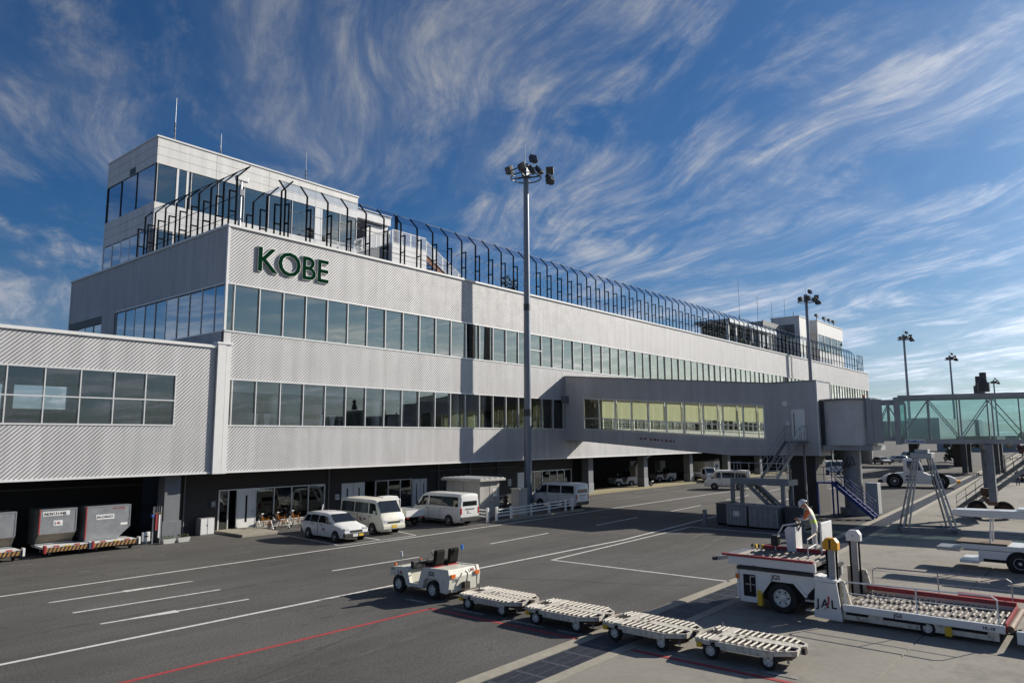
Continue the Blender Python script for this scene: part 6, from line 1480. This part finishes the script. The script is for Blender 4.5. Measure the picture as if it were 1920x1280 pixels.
for z in (1.0,): sdb(MB().box(37.19, 37.199, 35.75, 35.77, .15, 2.45), 'panel_seam', 'black_plastic')
cb2 = thing('control_cabinet', (39.6, 32.7, 0), 'tall slim grey cabinet behind the white fence in front of the mast', 'cabinet')
MB().box(-.45, .45, -.35, .35, .2, 1.95).build('body', 'shed_panel', cb2, bevel=.02); MB().box(-.5, .5, -.4, .4, 1.95, 2.02).build('lid', 'shed_panel', cb2); MB().box(-.5, .5, -.42, .42, 0, .2).build('plinth', 'kerb_concrete', cb2); MB().box(-.4, .4, -.36, -.351, .3, 1.88).build('door', 'shed_panel', cb2)
gf = thing('guard_fence', (41, 32.5, 0), 'low white three-rail fence in front of the mast and cabinet', 'fence')
def gfb(b, name, m, **k): return b.build(name, m, gf, world=True, **k)
P_ = [(36.7, 32.25), (38.3, 32.35), (40.6, 32.5), (42.9, 32.65), (45.2, 32.85), (46.2, 32.95)]
for x, y in P_: gfb(MB().box(x-.07, x+.07, y-.07, y+.07, 0, .98 if (x, y) in (P_[0], P_[-1]) else .9), 'post', 'white_trim', bevel=.01)
for a, b in zip(P_[:-1], P_[1:]):
    for z in (.4, .6, .8): q = MB(); q.beam((a[0]+.07, a[1]-.09, z), (b[0]+.06, b[1]-.09, z), .04, .08); gfb(q, 'rail', 'white_trim')
gf2 = thing('guard_fence', (36.2, 34, 0), 'short white rail fence returning beside the parked van', 'fence')
for x, y in ((36.1, 32.5), (36.35, 35.2)): MB().box(x-.07, x+.07, y-.07, y+.07, 0, .95).build('post', 'white_trim', gf2, world=True)
for z in (.4, .6, .8): q = MB(); q.beam((36.0, 32.5, z), (36.25, 35.2, z), .04, .08); q.build('rail', 'white_trim', gf2, world=True)
kb = struct(MB().box(36.3, 46.6, 32.1, 32.28, -.02, .12).build('kerb', 'kerb_concrete'))
st2 = thing('rail_rack', (42.0, 36.8, 0), 'low rack of pipes behind the grey shed and the mast', 'rack')
for x in (-.9, .9): MB().box(x-.03, x+.03, -.2, .2, 0, 1.1).build('upright', 'rusty_steel', st2)
for z in (.5, .8, 1.1): q = MB(); q.cyl((-1.1,0,z), (1.2,0,z), .04, n=6); q.build('pipe', 'galvanised', st2)

# ------------------------------------------------------------------ things in the open ground floor
cg = thing('cargo_cart', (91.0, 43.0, 0), 'white box cart with a small blue sign in the open ground floor', 'cart')
MB().box(-2.3, 0, -.8, .9, .5, 2.3).build('rear_box', 'shed_panel', cg); MB().box(0.02, .1, -.85, .95, .45, 2.35).build('frame', 'white_trim', cg)
MB().box(.12, 1.9, -.86, .9, .5, 2.3).build('box', 'white_vehicle', cg, bevel=.02); MB().box(.7, 1.35, -.875, -.862, 1.4, 1.85).build('blue_sign', 'text_blue', cg); MB().box(-2.3, 1.9, -.9, .95, .38, .48).build('chassis', 'red_rail', cg)
for x in (-1.6, 1.4): wheel(cg, x, -.75, .2, .14, -1, 'rim', rz=R(90)); wheel(cg, x, .8, .2, .14, 1, 'rim', rz=R(90))
tb2 = thing('tow_bar', (84.5, 41.6, .16), 'white tow bar with an orange end lying on the raised walkway', 'tow bar')
q = MB(); q.beam((-1.5,0,.25), (1.6,.3,.45), .16); q.build('bar', 'white_trim', tb2); MB().box(-1.6, -.9, -.35, .1, 0, .28).build('head', 'hivis_orange', tb2, bevel=.03); wheel(tb2, .6, .1, .22, .14, -1, 'rim', rz=R(90))
hp = thing('hand_truck', (71.8, 40.8, .16), 'small dark two-wheeled cart by the nearest ground-floor column', 'cart')
q = MB(); q.beam((-.5,0,.3), (.9,0,.5), .08); q.build('handle', 'white_trim', hp); wheel(hp, .0, -.2, .25, .12, -1, 'steel_rim', rz=R(70)); wheel(hp, .0, .3, .25, .12, 1, 'steel_rim', rz=R(70)); MB().box(-.5, .4, -.2, .3, .25, .4).build('tray', 'black_steel', hp)
for i, (x, y, h, m_) in enumerate(((73.5, 43.5, 2.2, 'shed_panel'), (78.2, 47.0, 2.6, 'grey_steel'), (86.5, 47.5, 2.4, 'shed_panel'), (97.5, 45, 2.4, 'grey_steel'))):
    c = thing('storage_locker', (x, y, 0), ['pale locker just right of the nearest ground-floor column', 'grey locker deep in the dark ground floor between the two tractors', 'pale locker deep in the ground floor left of the box cart', 'grey locker right of the white box cart'][i], 'locker', 'lockers in the open ground floor')
    MB().box(-.7, .7, -.4, .4, 0, h).build('body', m_, c); MB().box(-.65, -.02, -.415, -.401, .1, h-.1).build('door', m_, c); MB().box(.02, .65, -.415, -.401, .1, h-.1).build('door', m_, c)
dp = thing('duct', (80.5, 46.5, 2.2), 'pale slanting duct under the ceiling of the open ground floor', 'duct'); q = MB(); q.beam((-2,0,-.2), (1.5,0,1.1), .4, .35); q.build('duct_run', 'galvanised', dp); MB().box(1.4, 1.9, -.2, .2, .9, 1.35).build('duct_end', 'galvanised', dp)

# ------------------------------------------------------------------ far apron: pushback tractor, cars, other bridges
pt = thing('pushback_tractor', (89.5, 17.9, 0), 'big white aircraft pushback tractor beyond the rotunda column', 'tractor', None, R(-168.8))
# local +y = front (to the right in the picture)
q = MB(); q.prism([(-3.4,.45),(-3.5,1.05),(-2.9,1.35),(-1.5,1.55),(.5,1.60),(1.0,1.35),(2.9,1.25),(3.4,1.0),(3.5,.6),(2.9,.4)], 'x', -1.25, 1.25); q.build('hull', 'white_vehicle', pt, bevel=.05)
Bc = Body([(-1.4, 1.5, 1.75, 2.95, 1.1, .95), (-1.2, 1.5, 1.75, 3.05, 1.15, 1.0), (.1, 1.5, 1.75, 3.05, 1.15, 1.0), (.5, 1.5, 1.72, 1.85, 1.12, .98)])
Bc.build('cab', 'white_vehicle', pt)
for sd_ in (-1, 1):
    Bc.window(pt, -1.05, -.45, -1.05, -.45, .06, .86, sd_); Bc.window(pt, -.38, .30, -.38, .06, .06, .86, sd_)
    for y in (-2.3, 2.0): MB().cyl((sd_*1.2, y, .68), (sd_*1.256, y, .68), .82, n=24).build('wheel_arch', 'dark_void', pt); wheel(pt, sd_*1.1, y, .66, .4, sd_, 'rim')
    for z in (.75, 1.1): MB().box(sd_*1.256-.006, sd_*1.256+.006, -1.2, -.2, z, z+.16).build('side_vent', 'dark_void', pt)
    MB().box(sd_*1.3-.05, sd_*1.3+.05, -1.0, -.85, 1.8, 2.1).build('mirror', 'white_vehicle', pt)
MB().box(-1.1, 1.1, -3.9, -3.45, .45, .75).build('rear_coupling', 'hazard_black', pt); MB().box(-1.1, 1.1, -3.95, -3.9, .5, .72).build('rear_stripe', 'amber_paint', pt); MB().box(-1.1, 1.1, 3.5, 3.8, .5, .8).build('front_coupling', 'amber_paint', pt); MB().box(-.6, .6, -.6, .5, 3.06, 3.15).build('cab_roof', 'white_trim', pt)
make_wagon('silver station wagon parked far away left of the trestle head', (168, 37.5, 0), .75, paint='silver_vehicle', blackb=False)
make_van('silver van parked behind the far silver wagon', (186, 38.5, 0), .75, paint='silver_vehicle', side_windows=3)
make_wagon('tiny white car parked far away left of the silver wagon', (157, 37.6, 0), 2.3)
make_van('white van parked far away between corridor pier and rotunda column', (112, 33.5, 0), .8, side_windows=2)
# far person is built below; dark far pier of the next bridge
nb = thing('far_jet_bridge', (128, 16, 0), 'dark undercarriage and tunnel of the next jet bridge seen under the near tunnel', 'jet bridge')
for x, y in ((126, 15), (130, 15), (126, 19), (130, 19)): MB().box(x-.35, x+.35, y-.35, y+.35, 0, 4.6).build('lift_column', 'dark_grey_steel', nb, world=True)
MB().box(124, 133, 14.5, 19.5, 4.6, 5.4).build('cross_head', 'dark_grey_steel', nb, world=True); MB().box(131, 132.6, 14.6, 16.2, 0, 2.6).build('power_box', 'dark_wall', nb, world=True)
MB().box(118, 170, 20.5, 24.5, 5.0, 8.0).build('tunnel', 'bridge_grey', nb, world=True); MB().box(150, 154, 20, 36, 4.5, 8.2).build('link', 'grey_steel', nb, world=True)
for y in (23, 30): MB().box(151, 153, y, y+1.5, 0, 4.6).build('pier', 'dark_wall', nb, world=True)
for i in range(14):
    x = 178+i*9+random.uniform(-3,3); y = 14+random.uniform(-16,16)-i*1.5
    bush('far_tree', (x, y, 0), 3.2, 3.2, 5.0, 260, .7, 'leaf_red' if i % 3 else 'leaf_dark', ('%s bushy tree in the far row, %s from the jet bridge leg' % ('reddish' if i % 3 else 'dark green', ('first','second','third','fourth','fifth','sixth','seventh','eighth','ninth','tenth','eleventh','twelfth','thirteenth','fourteenth')[i])), 'tree', group='far reddish trees' if i % 3 else 'far dark green trees')
for i in range(6):
    x = 300+i*25; fbd = thing('far_building', (x, 40-i*28, 0), ['low far building just beyond the terminal end', 'second low far building on the skyline', 'third low far building on the skyline', 'fourth low far building on the skyline', 'fifth low far building on the skyline', 'last low far building on the skyline'][i], 'building', 'low buildings on the far skyline'); h = random.uniform(4, 6.5)
    MB().box(-8, 8, -12, 12, 0, h).build('wall', 'far_building', fbd); MB().box(-8.3, 8.3, -12.3, 12.3, h, h+.4).build('roof', 'dark_grey_steel', fbd)
    for k in range(6): MB().box(-8.05, -8.0, -10+k*3.6, -8+k*3.6, 1.2, 2.8).build('window', 'car_glass', fbd)
pk = thing('road_trailer', (112, 9.5, 0), 'low dark flat trailer on the far apron by the standing worker', 'trailer'); MB().box(-6, 6, -1.2, 1.2, .6, .9).build('bed', 'dark_grey_steel', pk); MB().box(-6, 6, -1.22, 1.22, .92, 1.0).build('edge', 'red_rail', pk)
for x in (-4, 0, 4): wheel(pk, x, -1.0, .3, .2, -1, 'steel_rim', rz=R(90)); wheel(pk, x, 1.0, .3, .2, 1, 'steel_rim', rz=R(90))

# ------------------------------------------------------------------ people
def person(lab, loc, rz, joints, colour_fn, mats, helmet='helmet_white'):
    t = thing('person', loc, lab, 'person', None, rz)
    me = bpy.data.meshes.new('body'); names = list(joints); idx = {n: i for i, n in enumerate(names)}
    E_ = [('pelvis','belly'),('belly','chest'),('chest','neck'),('neck','head'),('head','crown')]
    for s in 'lr': E_ += [('chest','sh_'+s),('sh_'+s,'el_'+s),('el_'+s,'wr_'+s),('wr_'+s,'ha_'+s),('pelvis','hip_'+s),('hip_'+s,'kn_'+s),('kn_'+s,'an_'+s),('an_'+s,'to_'+s)]
    for s in 'lr':
        for k in range(4): E_.append(('ha_'+s, 'f%d_%s' % (k, s)))
        E_.append(('wr_'+s, 'th_'+s))
    me.from_pydata([joints[n][0] for n in names], [(idx[a], idx[b]) for a, b in E_], [])
    o = bpy.data.objects.new('body', me); COL.objects.link(o); o.parent = t
    sk = o.modifiers.new('skin', 'SKIN'); sk.use_smooth_shade = True
    for n in names:
        sv = me.skin_vertices[0].data[idx[n]]; r = joints[n][1]; sv.radius = r if isinstance(r, tuple) else (r, r); sv.use_root = (n == 'pelvis')
    ss = o.modifiers.new('sub', 'SUBSURF'); ss.levels = 2; ss.render_levels = 2
    dg = bpy.context.evaluated_depsgraph_get(); m2 = bpy.data.meshes.new_from_object(o.evaluated_get(dg))
    o.modifiers.clear(); o.data = m2; m2.materials.clear()
    for m_ in mats: m2.materials.append(MT[m_])
    for p in m2.polygons: p.use_smooth = True; p.material_index = colour_fn(Vector(p.center))
    hd = Vector(joints['head'][0]); cr = Vector(joints['crown'][0]); up = (cr-hd).normalized()
    if helmet:
        q = MB(); q.lathe([(.001,.135),(.06,.125),(.11,.085),(.135,.02),(.14,-.01),(.165,-.018),(.165,-.03),(.13,-.025)], (0,0,0), 'z', 18); h = q.build('helmet', helmet, t, smooth=50)
        h.location = hd+up*.085; h.rotation_euler = up.to_track_quat('Z', 'Y').to_euler()
        h.scale = (.92, 1.08, 1)
    fwd = Vector((0, 1, 0)); fwd = (fwd-up*fwd.dot(up)).normalized(); rgt = fwd.cross(up)
    q = MB(); c = hd+fwd*.105-up*.01; q.add([c-rgt*.016-up*.03, c+rgt*.016-up*.03, c+up*.03, c+fwd*.025-up*.025], [(0,1,3),(1,2,3),(2,0,3),(0,2,1)]); q.build('nose', 'skin', t)
    for s in (-1, 1):
        q = MB(); c = hd+fwd*.098+rgt*s*.035+up*.022; q.cbox(c, (.022, .012, .01)); q.build('eye', 'text_black', t)
        q = MB(); c = hd+rgt*s*.088; q.cbox(c, (.018, .04, .055)); q.build('ear', 'skin', t, bevel=.006)
    q = MB(); c = hd+fwd*.098-up*.055; q.cbox(c, (.045, .01, .008)); q.build('mouth', 'leaf_red', t)
    return t
def worker_joints(lean, arms, z0=0.):
    """standing figure facing +y; lean = forward bend of the upper body"""
    J = {}
    J['pelvis'] = ((0, -.02, .95), (.15, .11)); c, s = math.cos(lean), math.sin(lean)
    def up(h, x=0, f=0): return (x, -.02+h*s+f*c, .95+h*c-f*s)
    J['belly'] = (up(.18), (.145, .105)); J['chest'] = (up(.42), (.17, .12)); J['neck'] = (up(.56, 0, .02), .058)
    n = Vector(up(.56, 0, .02)); hl = lean+.35
    J['head'] = (tuple(n+Vector((0, math.sin(hl)*.13, math.cos(hl)*.13))), (.082, .098)); J['crown'] = (tuple(n+Vector((0, math.sin(hl)*.22, math.cos(hl)*.22))), .062)
    for sd_, q in ((-1, 'l'), (1, 'r')):
        sh = Vector(up(.46, sd_*.19)); J['sh_'+q] = (tuple(sh), .072)
        el, wr, ha = arms[q]; J['el_'+q] = (el, .052); J['wr_'+q] = (wr, .034); J['ha_'+q] = (ha, (.042, .026))
        d = (Vector(ha)-Vector(wr)).normalized(); sv = Vector((1,0,0)); sv = (sv-d*sv.dot(d)).normalized(); dnv = Vector((0,0,-1))
        for k in range(4):
            tip = Vector(ha)+d*(.075, .085, .08, .062)[k]+sv*(-.033+k*.022)+dnv*(.03+.005*k); J['f%d_%s' % (k, q)] = (tuple(tip), .0095)
        J['th_'+q] = (tuple(Vector(wr)+d*.07+sv*(-sd_)*.05+dnv*.01), .011)
        J['hip_'+q] = ((sd_*.10, -.02, .88), (.095, .10)); J['kn_'+q] = ((sd_*.11, .02, .49), .068); J['an_'+q] = ((sd_*.12, -.02, .09), .046); J['to_'+q] = ((sd_*.13, .14, .045), .042)
    return J
arms = {'l': ((-.26, .30, 1.10), (-.14, .50, 1.12), (-.10, .57, 1.11)), 'r': ((.26, .28, 1.08), (.14, .48, 1.06), (.10, .55, 1.05))}
def col_w(c):
    if c.z < .10: return 4
    d = math.hypot(c.x, c.y)
    if c.z > 1.47 and c.y > .12: return 0
    if abs(c.x) < .2 and c.y > .47: return 0                      # bare hands
    if 1.0 < c.z-.0 < 1.075 and abs(c.x) < .2 and c.y < .22: return 3
    if abs(c.x) > .175 and 1.12 < c.z < 1.50 and c.y > .02 and c.y < .30: return 2
    if abs(abs(c.x)-.10) < .018 and 1.05 < c.z < 1.45 and c.y < .3: return 3
    return 1
person('worker in white overalls, orange sleeves and white helmet leaning over the loader controls', (26.3, 8.58, 1.56), .12, worker_joints(.38, arms), col_w, ['skin', 'overall_white', 'hivis_orange', 'hivis_green', 'shoe_black'])
arms2 = {'l': ((-.27, .02, 1.12), (-.28, .10, .88), (-.28, .13, .80)), 'r': ((.27, .02, 1.12), (.28, .10, .88), (.28, .13, .80))}
def col_n(c):
    if c.z < .1: return 4
    if c.z > 1.5: return 0
    if abs(c.x) > .24 and c.z < .92 and c.y > .05: return 0
    if 1.24 < c.z < 1.31: return 3
    return 1
person('distant worker in navy clothes standing on the apron by the dark trailer', (98.0, 9.9, 0), 2.0, worker_joints(.03, arms2), col_n, ['skin', 'navy_cloth', 'hivis_orange', 'sign_white', 'shoe_black'])
# white pots in the first-floor windows
for i, x in enumerate((23.55, 24.35, 28.35, 29.1)):
    p = thing('plant_pot', (x, 40.1, ZA-.03), ['first white tapered pot from the left inside the lower window band', 'second white tapered pot from the left inside the lower window band', 'third white tapered pot from the left inside the lower window band', 'fourth white tapered pot from the left inside the lower window band'][i], 'pot', 'white pots inside the lower window band')
    q = MB(); q.add([(-.15,-.15,0),(.15,-.15,0),(.15,.15,0),(-.15,.15,0),(-.24,-.24,.80),(.24,-.24,.80),(.24,.24,.80),(-.24,.24,.80)], [(3,2,1,0),(4,5,6,7),(0,1,5,4),(1,2,6,5),(2,3,7,6),(3,0,4,7)]); q.build('pot', 'sign_white', p)
    MB().box(-.2, .2, -.2, .2, .801, .82).build('soil', 'bark', p)
sg = thing('stand_sign', (35.3, 40.2, ZA-.03), 'white standing signboard on a rack inside the lower window band', 'sign')
q = MB(); q.beam((-.2,0,0), (-.2,0,1.3), .04); q.beam((.2,0,0), (.2,0,1.3), .04); q.beam((-.2,0,.6), (.2,0,.6), .04); q.build('rack', 'white_trim', sg)
MB().box(-.24, .24, -.03, .03, 1.3, 1.62).build('board', 'sign_white', sg); MB().box(-.24, .24, -.03, .03, 1.66, 1.9).build('board', 'sign_white', sg); MB().box(-.2, .2, -.03, .03, 1.94, 2.12).build('board', 'sign_white', sg)
MB().box(-.16, .16, -.036, -.031, 1.4, 1.46).build('print', 'text_black', sg)
